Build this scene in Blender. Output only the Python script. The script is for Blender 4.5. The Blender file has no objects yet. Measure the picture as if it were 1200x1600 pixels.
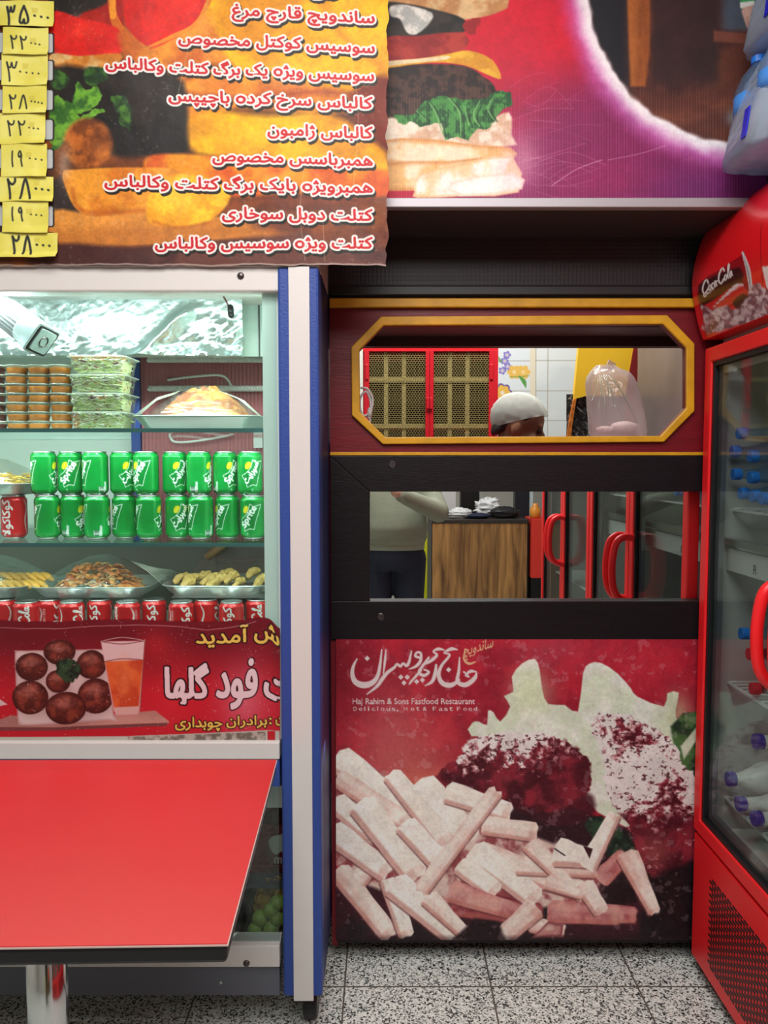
import bpy, bmesh, math, random
import numpy as np
from mathutils import Vector, Matrix

# ------------------------------------------------------------------ camera
scene = bpy.context.scene
COL = scene.collection
H = 1.44; F = 1200.0; PITCH = math.radians(3.5)
cam = bpy.data.cameras.new('camera'); cam.sensor_fit = 'VERTICAL'
cam.sensor_height = 32.0; cam.lens = 32.0 * F / 1600.0; cam.clip_start = 0.01
camo = bpy.data.objects.new('camera', cam); COL.objects.link(camo)
camo.location = (0, 0, H); camo.rotation_euler = (math.pi / 2 - PITCH, 0, 0)
scene.camera = camo
# ------------------------------------------------------------------ view, world, lights
vs = scene.view_settings
vs.view_transform = 'Standard'; vs.look = 'None'; vs.gamma = 1.0; vs.use_curve_mapping = False
vs.exposure = -0.06
scene.cycles.transparent_max_bounces = 32
scene.cycles.max_bounces = 10
w = bpy.data.worlds.new('world'); scene.world = w; w.use_nodes = True
w.node_tree.nodes['Background'].inputs[0].default_value = (0.9, 0.95, 1.0, 1)
w.node_tree.nodes['Background'].inputs[1].default_value = 0.30

def area(name, loc, target, sx, sy, power, col=(1, 1, 1)):
    l = bpy.data.lights.new(name, 'AREA'); l.shape = 'RECTANGLE'; l.size = sx; l.size_y = sy
    l.energy = power; l.color = col
    o = bpy.data.objects.new(name, l); COL.objects.link(o); o.location = loc
    o.rotation_euler = (Vector(target) - Vector(loc)).to_track_quat('-Z', 'Y').to_euler()
    return o
area('ceiling_lamp_room', (-0.1, 0.55, 2.93), (-0.1, 0.75, 0), 1.3, 0.9, 50, (1, 0.97, 0.94))
area('ceiling_lamp_back', (0.2, -0.85, 2.93), (0.1, -0.3, 0), 1.6, 0.9, 50, (1, 0.97, 0.95))
area('ceiling_lamp_kitchen', (0.35, 2.72, 2.9), (0.4, 3.3, 0.6), 1.2, 0.4, 40, (1, 0.97, 0.88))
area('kitchen_wall_lamp', (0.4, 3.7, 2.9), (0.4, 3.95, 0), 1.4, 0.4, 16, (1, 0.98, 0.92))
area('case_tube_light', (-0.78, 1.935, 1.86), (-0.78, 2.08, 1.2), 1.1, 0.04, 10.5, (0.92, 1.0, 0.965))
area('can_fill_light', (-0.78, 1.94, 1.515), (-0.78, 2.12, 1.2), 1.1, 0.02, 3.4, (0.93, 1.0, 0.96))  # added fill under the top shelf to brighten the green cans, no fitting there
area('tray_fill_light', (-0.78, 1.94, 1.228), (-0.78, 2.14, 1.0), 1.1, 0.02, 1.3, (0.98, 1.0, 0.95))  # added fill under the second shelf to lift the trays, no fitting there
area('fridge_lamp', (0.965, 1.60, 1.80), (1.12, 1.60, 0.9), 0.9, 0.05, 5.5, (0.95, 0.98, 1.0))
area('fridge_lamp_second', (0.965, 0.55, 1.80), (1.12, 0.55, 0.9), 0.9, 0.05, 5.5, (0.95, 0.98, 1.0))
area('case_tube_light_lower', (-0.6, 1.95, 0.72), (-0.6, 2.0, 0.2), 1.0, 0.05, 1.2, (0.95, 1.0, 0.93))

# ------------------------------------------------------------------ geometry helpers
CP, SP = math.cos(PITCH), math.sin(PITCH)
def ray(px, py):
    dx = (px - 600) / F; du = (800 - py) / F
    return (dx, CP + du * SP, -SP + du * CP)
def at(px, py, Y):
    d = ray(px, py); t = Y / d[1]
    return Vector((d[0] * t, Y, H + d[2] * t))
def atX(px, py, X):
    d = ray(px, py); t = X / d[0]
    return Vector((X, d[1] * t, H + d[2] * t))
def atZ(px, py, z):
    d = ray(px, py); t = (z - H) / d[2]
    return Vector((d[0] * t, d[1] * t, z))
def project(p):
    x, y, z = p[0], p[1], p[2] - H
    dep = y * CP - z * SP; up = y * SP + z * CP
    return 600 + F * x / dep, 800 - F * up / dep
def lin(c):
    c = np.asarray(c, dtype=np.float64) / 255.0
    return np.where(c <= 0.04045, c / 12.92, ((c + 0.055) / 1.055) ** 2.4)

def tag(o, label=None, cat=None, group=None, kind=None):
    if label: o['label'] = label
    if cat: o['category'] = cat
    if group: o['group'] = group
    if kind: o['kind'] = kind
    return o
def wloc(o):
    v = Vector((0, 0, 0))
    while o is not None:
        v = v + Vector(o.location); o = o.parent
    return v
def thing(name, loc, label, cat, group=None):
    o = bpy.data.objects.new(name, None); COL.objects.link(o); o.location = loc
    o.empty_display_size = 0.05
    return tag(o, label, cat, group)
def kids(o, allo):
    return [c for c in allo if c.parent == o]
def copy_tree(o, loc=None, rotz=None, label=None, group=None, parent=None, allo=None):
    if allo is None: allo = list(COL.objects)
    c = o.copy(); COL.objects.link(c)
    if parent is not None: c.parent = parent
    for k in kids(o, allo): copy_tree(k, parent=c, allo=allo)
    if loc is not None: c.location = loc
    if rotz is not None: c.rotation_euler = (0, 0, rotz)
    if label: c['label'] = label
    if group: c['group'] = group
    return c

class MB:
    def __init__(s): s.bm = bmesh.new()
    def box(s, x0, x1, y0, y1, z0, z1):
        x0, x1 = sorted((x0, x1)); y0, y1 = sorted((y0, y1)); z0, z1 = sorted((z0, z1))
        v = [s.bm.verts.new((x, y, z)) for x in (x0, x1) for y in (y0, y1) for z in (z0, z1)]
        for f in ((0, 1, 3, 2), (4, 6, 7, 5), (0, 4, 5, 1), (2, 3, 7, 6), (0, 2, 6, 4), (1, 5, 7, 3)):
            s.bm.faces.new([v[i] for i in f])
        return s
    def prism(s, pts, off):
        """closed polygon (3-D points) extruded by vector off"""
        off = Vector(off)
        a = [s.bm.verts.new(p) for p in pts]; b = [s.bm.verts.new(Vector(p) + off) for p in pts]
        s.bm.faces.new(a); s.bm.faces.new(b[::-1]); n = len(a)
        for i in range(n): s.bm.faces.new((a[i], b[i], b[(i + 1) % n], a[(i + 1) % n]))
        return s
    def ring(s, outer, inner, off):
        off = Vector(off); n = len(outer)
        A = [s.bm.verts.new(p) for p in outer]; B = [s.bm.verts.new(p) for p in inner]
        C = [s.bm.verts.new(Vector(p) + off) for p in outer]; D = [s.bm.verts.new(Vector(p) + off) for p in inner]
        for i in range(n):
            j = (i + 1) % n
            s.bm.faces.new((A[i], A[j], B[j], B[i])); s.bm.faces.new((C[i], D[i], D[j], C[j]))
            s.bm.faces.new((A[i], C[i], C[j], A[j])); s.bm.faces.new((B[i], B[j], D[j], D[i]))
        return s
    def tube(s, pts, r, seg=10, closed=False):
        pts = [Vector(p) for p in pts]; n = len(pts)
        rr = r if isinstance(r, (list, tuple)) else [r] * n
        rings = []; up = Vector((0, 0, 1)); prev = None
        for i, p in enumerate(pts):
            if closed: t = pts[(i + 1) % n] - pts[i - 1]
            else: t = pts[min(i + 1, n - 1)] - pts[max(i - 1, 0)]
            if t.length < 1e-9: t = Vector((0, 0, 1))
            t.normalize()
            if prev is None:
                a = t.cross(up)
                if a.length < 1e-3: a = t.cross(Vector((1, 0, 0)))
            else:
                a = prev - t * prev.dot(t)
                if a.length < 1e-6: a = t.cross(up)
            a.normalize(); prev = a; b = t.cross(a)
            rings.append([s.bm.verts.new(p + (a * math.cos(k * 2 * math.pi / seg) + b * math.sin(k * 2 * math.pi / seg)) * rr[i]) for k in range(seg)])
        m = n if closed else n - 1
        for i in range(m):
            A, B = rings[i], rings[(i + 1) % n]
            for k in range(seg):
                s.bm.faces.new((A[k], A[(k + 1) % seg], B[(k + 1) % seg], B[k]))
        if not closed:
            s.bm.faces.new(rings[0][::-1]); s.bm.faces.new(rings[-1])
        return s
    def cyl(s, p0, p1, r0, r1=None, seg=24):
        return s.tube([p0, p1], [r0, r0 if r1 is None else r1], seg)
    def lathe(s, prof, c=(0, 0, 0), seg=32, axis='Z'):
        rings = []
        for r, h in prof:
            ring = []
            for k in range(seg):
                a = 2 * math.pi * k / seg; x, y = math.cos(a) * max(r, 1e-5), math.sin(a) * max(r, 1e-5)
                if axis == 'Z': p = (c[0] + x, c[1] + y, c[2] + h)
                elif axis == 'X': p = (c[0] + h, c[1] + x, c[2] + y)
                else: p = (c[0] + x, c[1] + h, c[2] + y)
                ring.append(s.bm.verts.new(p))
            rings.append(ring)
        for A, B in zip(rings, rings[1:]):
            for k in range(seg): s.bm.faces.new((A[k], A[(k + 1) % seg], B[(k + 1) % seg], B[k]))
        s.bm.faces.new(rings[0][::-1]); s.bm.faces.new(rings[-1])
        return s
    def ball(s, c, rx, ry=None, rz=None, seg=20, jit=0, rnd=None, rot=None):
        ry = rx if ry is None else ry; rz = rx if rz is None else rz
        m = Matrix.Translation(Vector(c)) @ (rot.to_4x4() if rot is not None else Matrix.Identity(4)) @ Matrix.Diagonal((rx, ry, rz, 1))
        r = bmesh.ops.create_uvsphere(s.bm, u_segments=seg, v_segments=max(8, seg // 2), radius=1, matrix=m)
        if jit:
            rnd = rnd or random
            cv = Vector(c)
            for v in r['verts']: v.co = cv + (v.co - cv) * (1 + rnd.uniform(-jit, jit))
        return s
    def cap(s, p0, p1, r0, r1, seg=16):
        s.tube([p0, p1], [r0, r1], seg); s.ball(p0, r0, seg=seg); s.ball(p1, r1, seg=seg); return s
    def build(s, name, m, parent=None, smooth=False, bevel=0, sub=0, mods=None):
        bmesh.ops.recalc_face_normals(s.bm, faces=s.bm.faces)
        if parent is not None:
            off = wloc(parent)
            for v in s.bm.verts: v.co -= off
        me = bpy.data.meshes.new(name); s.bm.to_mesh(me); s.bm.free()
        if m is not None: me.materials.append(m)
        o = bpy.data.objects.new(name, me); COL.objects.link(o)
        if parent is not None: o.parent = parent
        if smooth:
            for p in me.polygons: p.use_smooth = True
        if bevel:
            b = o.modifiers.new('bevel', 'BEVEL'); b.width = bevel; b.segments = 2; b.limit_method = 'ANGLE'; b.angle_limit = math.radians(40)
        if sub:
            b = o.modifiers.new('sub', 'SUBSURF'); b.levels = sub; b.render_levels = sub
        for k, kw in (mods or []):
            b = o.modifiers.new(k.lower(), k)
            for a, v in kw.items(): setattr(b, a, v)
        return o
def struct(o): o['kind'] = 'structure'; return o
def centre(o):
    """move the origin of a top-level mesh to the middle of its base"""
    me = o.data; n = len(me.vertices); a = np.empty(n * 3, np.float32); me.vertices.foreach_get('co', a); a = a.reshape(-1, 3)
    mn, mx = a.min(0), a.max(0); c = np.array([(mn[0] + mx[0]) / 2, (mn[1] + mx[1]) / 2, mn[2]])
    me.vertices.foreach_set('co', (a - c).astype(np.float32).ravel()); o.location = Vector(o.location) + Vector([float(v) for v in c]); me.update()
    return o
def pbox(px0, py0, px1, py1, Y0, Y1, mb=None):
    """a box whose front face fills photo rectangle at depth Y0"""
    a = at(px0, py0, Y0); b = at(px1, py1, Y0)
    mb = mb or MB(); mb.box(a.x, b.x, Y0, Y1, b.z, a.z); return mb

# ------------------------------------------------------------------ materials
def mat(name, col, rough=0.5, metal=0.0, spec=0.5, coat=0.0, bump=0.0, bscale=60.0, var=0.0, vscale=8.0, emit=0.0, trans=0.0, ior=1.45, sss=0.0, stretch=None):
    m = bpy.data.materials.new(name); m.use_nodes = True
    nt = m.node_tree; b = nt.nodes['Principled BSDF']; c = [float(v) for v in lin(col)] + [1]
    b.inputs['Base Color'].default_value = c; b.inputs['Roughness'].default_value = rough
    b.inputs['Metallic'].default_value = metal; b.inputs['Specular IOR Level'].default_value = spec
    b.inputs['Coat Weight'].default_value = coat; b.inputs['IOR'].default_value = ior
    b.inputs['Transmission Weight'].default_value = trans
    if sss: b.inputs['Subsurface Weight'].default_value = sss; b.inputs['Subsurface Radius'].default_value = (0.01, 0.006, 0.004)
    if emit: b.inputs['Emission Color'].default_value = c; b.inputs['Emission Strength'].default_value = emit
    if bump or var:
        tc = nt.nodes.new('ShaderNodeTexCoord'); vec = tc.outputs['Object']
        if stretch:
            mp = nt.nodes.new('ShaderNodeMapping'); mp.inputs['Scale'].default_value = stretch
            nt.links.new(vec, mp.inputs['Vector']); vec = mp.outputs['Vector']
    if bump:
        n = nt.nodes.new('ShaderNodeTexNoise'); n.inputs['Scale'].default_value = bscale; n.inputs['Detail'].default_value = 5
        nt.links.new(vec, n.inputs['Vector'])
        bp = nt.nodes.new('ShaderNodeBump'); bp.inputs['Strength'].default_value = bump; bp.inputs['Distance'].default_value = 0.004
        nt.links.new(n.outputs['Fac'], bp.inputs['Height']); nt.links.new(bp.outputs['Normal'], b.inputs['Normal'])
    if var:
        n = nt.nodes.new('ShaderNodeTexNoise'); n.inputs['Scale'].default_value = vscale; n.inputs['Detail'].default_value = 6
        nt.links.new(vec, n.inputs['Vector'])
        r = nt.nodes.new('ShaderNodeValToRGB'); e = r.color_ramp.elements
        e[0].position = 0.3; e[1].position = 0.7
        e[0].color = [x * (1 - var) for x in c[:3]] + [1]; e[1].color = [min(1, x * (1 + var)) for x in c[:3]] + [1]
        nt.links.new(n.outputs['Fac'], r.inputs['Fac']); nt.links.new(r.outputs['Color'], b.inputs['Base Color'])
    return m
def vmat(name, rough=0.4, metal=0.0, coat=0.0, bump=0.0, bscale=200.0, spec=0.5):
    """material whose colour is the print stored with the mesh"""
    m = mat(name, (200, 200, 200), rough, metal, spec, coat, bump, bscale)
    nt = m.node_tree; a = nt.nodes.new('ShaderNodeVertexColor'); a.layer_name = 'Col'
    nt.links.new(a.outputs['Color'], nt.nodes['Principled BSDF'].inputs['Base Color'])
    return m
def clear(name, tint=(245, 250, 248), rough=0.03, base=0.04, gain=0.5, bump=0.0, bscale=40.0, haze=0.0, hazecol=(230, 232, 230), stretch=None):
    """thin clear sheet: what lies behind shows, with fresnel reflection and an optional milky part"""
    m = bpy.data.materials.new(name); m.use_nodes = True; nt = m.node_tree
    for n in list(nt.nodes): nt.nodes.remove(n)
    out = nt.nodes.new('ShaderNodeOutputMaterial'); t = nt.nodes.new('ShaderNodeBsdfTransparent'); g = nt.nodes.new('ShaderNodeBsdfGlossy')
    t.inputs[0].default_value = [float(v) for v in lin(tint)] + [1]; g.inputs['Roughness'].default_value = rough
    g.inputs[0].default_value = (0.9, 0.95, 0.95, 1)
    lw = nt.nodes.new('ShaderNodeLayerWeight'); lw.inputs['Blend'].default_value = 0.35
    mm = nt.nodes.new('ShaderNodeMath'); mm.operation = 'MULTIPLY_ADD'; mm.inputs[1].default_value = gain; mm.inputs[2].default_value = base; mm.use_clamp = True
    nt.links.new(lw.outputs['Fresnel'], mm.inputs[0])
    mx = nt.nodes.new('ShaderNodeMixShader'); nt.links.new(mm.outputs[0], mx.inputs[0])
    src = t.outputs[0]
    tc = nt.nodes.new('ShaderNodeTexCoord'); vec = tc.outputs['Object']
    if stretch:
        mp = nt.nodes.new('ShaderNodeMapping'); mp.inputs['Scale'].default_value = stretch; nt.links.new(vec, mp.inputs['Vector']); vec = mp.outputs['Vector']
    if haze:
        d = nt.nodes.new('ShaderNodeBsdfDiffuse'); d.inputs[0].default_value = [float(v) for v in lin(hazecol)] + [1]
        tr = nt.nodes.new('ShaderNodeBsdfTranslucent'); tr.inputs[0].default_value = d.inputs[0].default_value[:]
        m1 = nt.nodes.new('ShaderNodeMixShader'); m1.inputs[0].default_value = 0.4
        nt.links.new(d.outputs[0], m1.inputs[1]); nt.links.new(tr.outputs[0], m1.inputs[2])
        m2 = nt.nodes.new('ShaderNodeMixShader'); m2.inputs[0].default_value = haze
        nt.links.new(t.outputs[0], m2.inputs[1]); nt.links.new(m1.outputs[0], m2.inputs[2]); src = m2.outputs[0]
    nt.links.new(src, mx.inputs[1]); nt.links.new(g.outputs[0], mx.inputs[2]); nt.links.new(mx.outputs[0], out.inputs[0])
    if bump:
        n = nt.nodes.new('ShaderNodeTexNoise'); n.inputs['Scale'].default_value = bscale; n.inputs['Detail'].default_value = 3
        nt.links.new(vec, n.inputs['Vector'])
        bp = nt.nodes.new('ShaderNodeBump'); bp.inputs['Strength'].default_value = bump; bp.inputs['Distance'].default_value = 0.01
        nt.links.new(n.outputs['Fac'], bp.inputs['Height']); nt.links.new(bp.outputs['Normal'], g.inputs['Normal']); nt.links.new(bp.outputs['Normal'], lw.inputs['Normal'])
    return m

# ------------------------------------------------------------------ a small painter for the printed surfaces
_R = np.random.RandomState(7); _LAT = _R.rand(16, 128, 128)
def vnoise(X, Y, sc, seed=0):
    x = X / sc + seed * 3.7; y = Y / sc + seed * 1.3
    xi = np.floor(x).astype(int); yi = np.floor(y).astype(int); fx = x - xi; fy = y - yi
    fx = fx * fx * (3 - 2 * fx); fy = fy * fy * (3 - 2 * fy); L = _LAT[seed % 16]
    a = L[yi % 128, xi % 128]; b = L[yi % 128, (xi + 1) % 128]; c = L[(yi + 1) % 128, xi % 128]; d = L[(yi + 1) % 128, (xi + 1) % 128]
    return (a * (1 - fx) + b * fx) * (1 - fy) + (c * (1 - fx) + d * fx) * fy
def fbm(X, Y, sc, seed=0, oc=4):
    t = 0; a = 0.5; n = 0
    for k in range(oc):
        t = t + a * vnoise(X, Y, sc / 2 ** k, seed + k * 5); n += a; a *= 0.55
    return t / n
def sstep(a, b, x):
    t = np.clip((x - a) / (b - a), 0, 1); return t * t * (3 - 2 * t)
def mixn(c1, c2, sc, seed=0, lo=0.35, hi=0.65, sx=1, sy=1):
    c1 = np.array(c1) / 255.; c2 = np.array(c2) / 255.
    def f(X, Y):
        t = sstep(lo, hi, fbm(X * sx, Y * sy, sc, seed))[..., None]; return c1 * (1 - t) + c2 * t
    return f
def spline(pts, closed, n=6):
    P = np.array(pts, float); N = len(P); out = []
    rng = range(N) if closed else range(N - 1)
    for i in rng:
        if closed: p0, p1, p2, p3 = P[i - 1], P[i], P[(i + 1) % N], P[(i + 2) % N]
        else: p0, p1, p2, p3 = P[max(i - 1, 0)], P[i], P[i + 1], P[min(i + 2, N - 1)]
        for k in range(n):
            t = k / n
            out.append(0.5 * (2 * p1 + (p2 - p0) * t + (2 * p0 - 5 * p1 + 4 * p2 - p3) * t * t + (3 * p1 - p0 - 3 * p2 + p3) * t ** 3))
    if not closed: out.append(P[-1])
    return np.array(out)
_FORMS = {'ا': 'FE8D FE8E', 'آ': 'FE81 FE82', 'ب': 'FE8F FE90 FE91 FE92', 'پ': 'FB56 FB57 FB58 FB59', 'ت': 'FE95 FE96 FE97 FE98', 'ج': 'FE9D FE9E FE9F FEA0',
 'چ': 'FB7A FB7B FB7C FB7D', 'ح': 'FEA1 FEA2 FEA3 FEA4', 'خ': 'FEA5 FEA6 FEA7 FEA8', 'د': 'FEA9 FEAA', 'ر': 'FEAD FEAE', 'ز': 'FEAF FEB0', 'ژ': 'FB8A FB8B',
 'س': 'FEB1 FEB2 FEB3 FEB4', 'ش': 'FEB5 FEB6 FEB7 FEB8', 'ص': 'FEB9 FEBA FEBB FEBC', 'غ': 'FECD FECE FECF FED0', 'ف': 'FED1 FED2 FED3 FED4', 'ق': 'FED5 FED6 FED7 FED8',
 'ک': 'FB8E FB8F FB90 FB91', 'گ': 'FB92 FB93 FB94 FB95', 'ل': 'FEDD FEDE FEDF FEE0', 'م': 'FEE1 FEE2 FEE3 FEE4', 'ن': 'FEE5 FEE6 FEE7 FEE8', 'و': 'FEED FEEE',
 'ه': '006F FEEA FEEB FEEC', 'ی': 'FBFC FBFD FBFE FBFF'}
def fa(s):
    """join Persian letters and lay them out from the right"""
    s = s.replace('لا', '\ue001'); F_ = dict(_FORMS); F_['\ue001'] = 'FEFB FEFC'; out = []
    for i, ch in enumerate(s):
        if ch not in F_: out.append(ch); continue
        fm = F_[ch].split(); pv = s[i - 1] if i else ' '; nx = s[i + 1] if i + 1 < len(s) else ' '
        jp = pv in F_ and len(F_[pv].split()) == 4; jn = len(fm) == 4 and nx in F_
        out.append(chr(int(fm[3 if jp and jn else 1 if jp else 2 if jn else 0], 16)))
    return ''.join(out[::-1])
_TX = {}
def text_tris(s):
    if s not in _TX:
        c = bpy.data.curves.new('lettering', 'FONT'); c.body = s; c.size = 1; c.resolution_u = 3
        o = bpy.data.objects.new('lettering', c); COL.objects.link(o)
        e = o.evaluated_get(bpy.context.evaluated_depsgraph_get()); m = e.to_mesh(); m.calc_loop_triangles()
        v = np.array([(q.co.x, q.co.y) for q in m.vertices]); t = np.array([tuple(q.vertices) for q in m.loop_triangles])
        e.to_mesh_clear(); bpy.data.objects.remove(o); bpy.data.curves.remove(c); _TX[s] = (v, t)
    return _TX[s]
class Canvas:
    def __init__(s, x0, y0, x1, y1, step=1.0, bg=(128, 128, 128)):
        s.xs = np.arange(x0, x1 + step * 0.5, step); s.ys = np.arange(y0, y1 + step * 0.5, step); s.st = step
        s.X, s.Y = np.meshgrid(s.xs, s.ys); s.img = np.zeros(s.X.shape + (3,)) + np.array(bg) / 255.; s.T = (0, 0, 1)
    def tr(s, p):
        p = np.asarray(p, float); return np.stack([s.T[0] + p[..., 0] / s.T[2], s.T[1] + p[..., 1] / s.T[2]], -1)
    def win(s, P, pad):
        x0, y0 = P.min(0) - pad; x1, y1 = P.max(0) + pad
        i0 = max(0, int((y0 - s.ys[0]) / s.st)); i1 = min(len(s.ys), int((y1 - s.ys[0]) / s.st) + 2)
        j0 = max(0, int((x0 - s.xs[0]) / s.st)); j1 = min(len(s.xs), int((x1 - s.xs[0]) / s.st) + 2)
        return (slice(i0, max(i0, i1)), slice(j0, max(j0, j1)))
    def put(s, sl, m, col):
        if m.size == 0: return
        X, Y = s.X[sl], s.Y[sl]
        c = col(X, Y) if callable(col) else np.array(col) / 255.
        s.img[sl] = s.img[sl] * (1 - m[..., None]) + c * m[..., None]
    def all(s, col, m=None):
        s.put((slice(None), slice(None)), np.ones(s.X.shape) if m is None else m, col)
    def seg(s, X, Y, P, closed):
        d = np.full(X.shape, 1e9); ins = np.zeros(X.shape, bool); n = len(P); u = np.zeros(X.shape)
        for i in range(n if closed else n - 1):
            a = P[i]; b = P[(i + 1) % n]; ex, ey = b - a; L = ex * ex + ey * ey + 1e-12
            t = np.clip(((X - a[0]) * ex + (Y - a[1]) * ey) / L, 0, 1)
            q = (X - a[0] - t * ex) ** 2 + (Y - a[1] - t * ey) ** 2
            k = q < d; d = np.where(k, q, d); u = np.where(k, i + t, u)
            if closed and abs(ey) > 1e-12:
                cr = ((a[1] > Y) != (b[1] > Y)) & (X < (Y - a[1]) * ex / ey + a[0]); ins ^= cr
        return np.sqrt(d), ins, u
    def poly(s, pts, col, soft=1.2, smooth=0, a=1.0, rim=None, rimw=6, wob=0, wsc=8, seed=0):
        P = s.tr(pts)
        if smooth: P = spline(P, True, smooth)
        sl = s.win(P, soft * 2 + wob); X, Y = s.X[sl], s.Y[sl]
        if X.size == 0: return
        if wob:
            X = X + wob * (fbm(X, Y, wsc, seed, 2) - .5) * 2; Y = Y + wob * (fbm(X, Y, wsc, seed + 3, 2) - .5) * 2
        d, ins, u = s.seg(X, Y, P, True); sd = np.where(ins, -d, d); m = np.clip(0.5 - sd / soft, 0, 1) * a
        s.put(sl, m, col)
        if rim is not None: s.put(sl, m * np.clip(1 + sd / rimw, 0, 1) ** 1.5, rim)
    def ell(s, cx, cy, rx, ry, col, rot=0, soft=1.2, a=1.0, **k):
        t = np.linspace(0, 2 * np.pi, 28, endpoint=False); c, q = math.cos(rot), math.sin(rot)
        x = rx * np.cos(t); y = ry * np.sin(t)
        s.poly(np.stack([cx + x * c - y * q, cy + x * q + y * c], 1), col, soft, 0, a, **k)
    def glow(s, cx, cy, rx, ry, col, a=1.0, pw=2.0):
        c = s.tr((cx, cy)); rx /= s.T[2]; ry /= s.T[2]
        sl = s.win(np.array([[c[0] - rx * 2.2, c[1] - ry * 2.2], [c[0] + rx * 2.2, c[1] + ry * 2.2]]), 0)
        r = ((s.X[sl] - c[0]) / rx) ** 2 + ((s.Y[sl] - c[1]) / ry) ** 2
        s.put(sl, a * np.exp(-r ** (pw / 2)), col)
    def stroke(s, pts, wd, col, smooth=6, soft=1.2, a=1.0):
        P = s.tr(pts); W = np.array(wd if isinstance(wd, (list, tuple)) else [wd] * len(P), float) / s.T[2]
        if smooth and len(P) > 2:
            Q = spline(np.concatenate([P, W[:, None]], 1), False, smooth); P, W = Q[:, :2], Q[:, 2]
        sl = s.win(P, W.max() + soft * 2); X, Y = s.X[sl], s.Y[sl]
        if X.size == 0: return
        d, _, u = s.seg(X, Y, P, False); ww = np.interp(u, np.arange(len(W)), W)
        s.put(sl, np.clip(0.5 - (d - ww / 2) / soft, 0, 1) * a, col)
    def textmask(s, txt, o, ex, ey, grow=0.0, ss=2):
        v, t = text_tris(txt); mn = v.min(0); mx = v.max(0); q = (v - mn) / np.maximum(mx - mn, 1e-6)
        P = np.array(o, float) + q[:, :1] * np.array(ex, float) + q[:, 1:] * np.array(ey, float)
        sl = s.win(P, grow + 3); X = s.X[sl]
        if X.size == 0: return sl, np.zeros(X.shape)
        h, w = X.shape; M = np.zeros((h * ss, w * ss), bool); x0 = s.xs[sl[1].start]; y0 = s.ys[sl[0].start]; k = ss / s.st
        Q = np.stack([(P[:, 0] - x0) * k + ss / 2 - .5, (P[:, 1] - y0) * k + ss / 2 - .5], 1)
        for a_, b_, c_ in t:
            A, B, C = Q[a_], Q[b_], Q[c_]
            l = max(0, int(min(A[0], B[0], C[0]))); r = min(w * ss - 1, int(max(A[0], B[0], C[0])) + 1)
            u = max(0, int(min(A[1], B[1], C[1]))); d = min(h * ss - 1, int(max(A[1], B[1], C[1])) + 1)
            if l > r or u > d: continue
            gx = np.arange(l, r + 1)[None]; gy = np.arange(u, d + 1)[:, None]
            e0 = (B[0] - A[0]) * (gy - A[1]) - (B[1] - A[1]) * (gx - A[0]); e1 = (C[0] - B[0]) * (gy - B[1]) - (C[1] - B[1]) * (gx - B[0]); e2 = (A[0] - C[0]) * (gy - C[1]) - (A[1] - C[1]) * (gx - C[0])
            M[u:d + 1, l:r + 1] |= ((e0 >= -.3) & (e1 >= -.3) & (e2 >= -.3)) | ((e0 <= .3) & (e1 <= .3) & (e2 <= .3))
        M = s.dil(M, grow * k)
        return sl, M.reshape(h, ss, w, ss).mean((1, 3))
    @staticmethod
    def dil(M, r):
        if r < 0.5: return M
        R_ = int(math.ceil(r)); out = M.copy(); h, w = M.shape
        for dy in range(-R_, R_ + 1):
            for dx in range(-R_, R_ + 1):
                if dx * dx + dy * dy > r * r or (dx == 0 and dy == 0): continue
                out[max(0, dy):h + min(0, dy), max(0, dx):w + min(0, dx)] |= M[max(0, -dy):h + min(0, -dy), max(0, -dx):w + min(0, -dx)]
        return out
    def text(s, txt, o, ex, ey, col, grow=0.0, outline=None, ow=2.0, shadow=None, sh=(2, 3)):
        if shadow is not None:
            sl, m = s.textmask(txt, np.array(o) + np.array(sh), ex, ey, grow + ow); s.put(sl, m, shadow)
        if outline is not None:
            sl, m = s.textmask(txt, o, ex, ey, grow + ow); s.put(sl, m, outline)
        sl, m = s.textmask(txt, o, ex, ey, grow); s.put(sl, m, col)
    def tbox(s, txt, x0, y0, x1, y1, col, slope=0.0, **k):
        s.text(txt, (x0, y1 - slope * (x1 - x0)), (x1 - x0, slope * (x1 - x0)), (0, y0 - y1), col, **k)
    def sample(s, px, py):
        j = np.clip(((np.asarray(px) - s.xs[0]) / s.st).round().astype(int), 0, len(s.xs) - 1); i = np.clip(((np.asarray(py) - s.ys[0]) / s.st).round().astype(int), 0, len(s.ys) - 1)
        return s.img[i, j]
def photo_grade(cv, sat=1.18, grain=.16, sc=3.5):
    m = cv.img.mean(-1, keepdims=True); g = 1 + grain * (fbm(cv.X, cv.Y, sc, 9, 3) - .5) + grain * (fbm(cv.X, cv.Y, sc * 5, 4, 3) - .5); cv.img = np.clip((m + (cv.img - m) * sat) * g[..., None], 0, 1)
def setcol(me, rgb, gain=1.0):
    n = len(me.vertices); a = me.color_attributes.new('Col', 'FLOAT_COLOR', 'POINT')
    c = np.ones((n, 4), np.float32); c[:, :3] = np.clip(lin(np.clip(rgb, 0, 1) * 255.) * gain, 0, 0.95); a.data.foreach_set('color', c.ravel())
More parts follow.
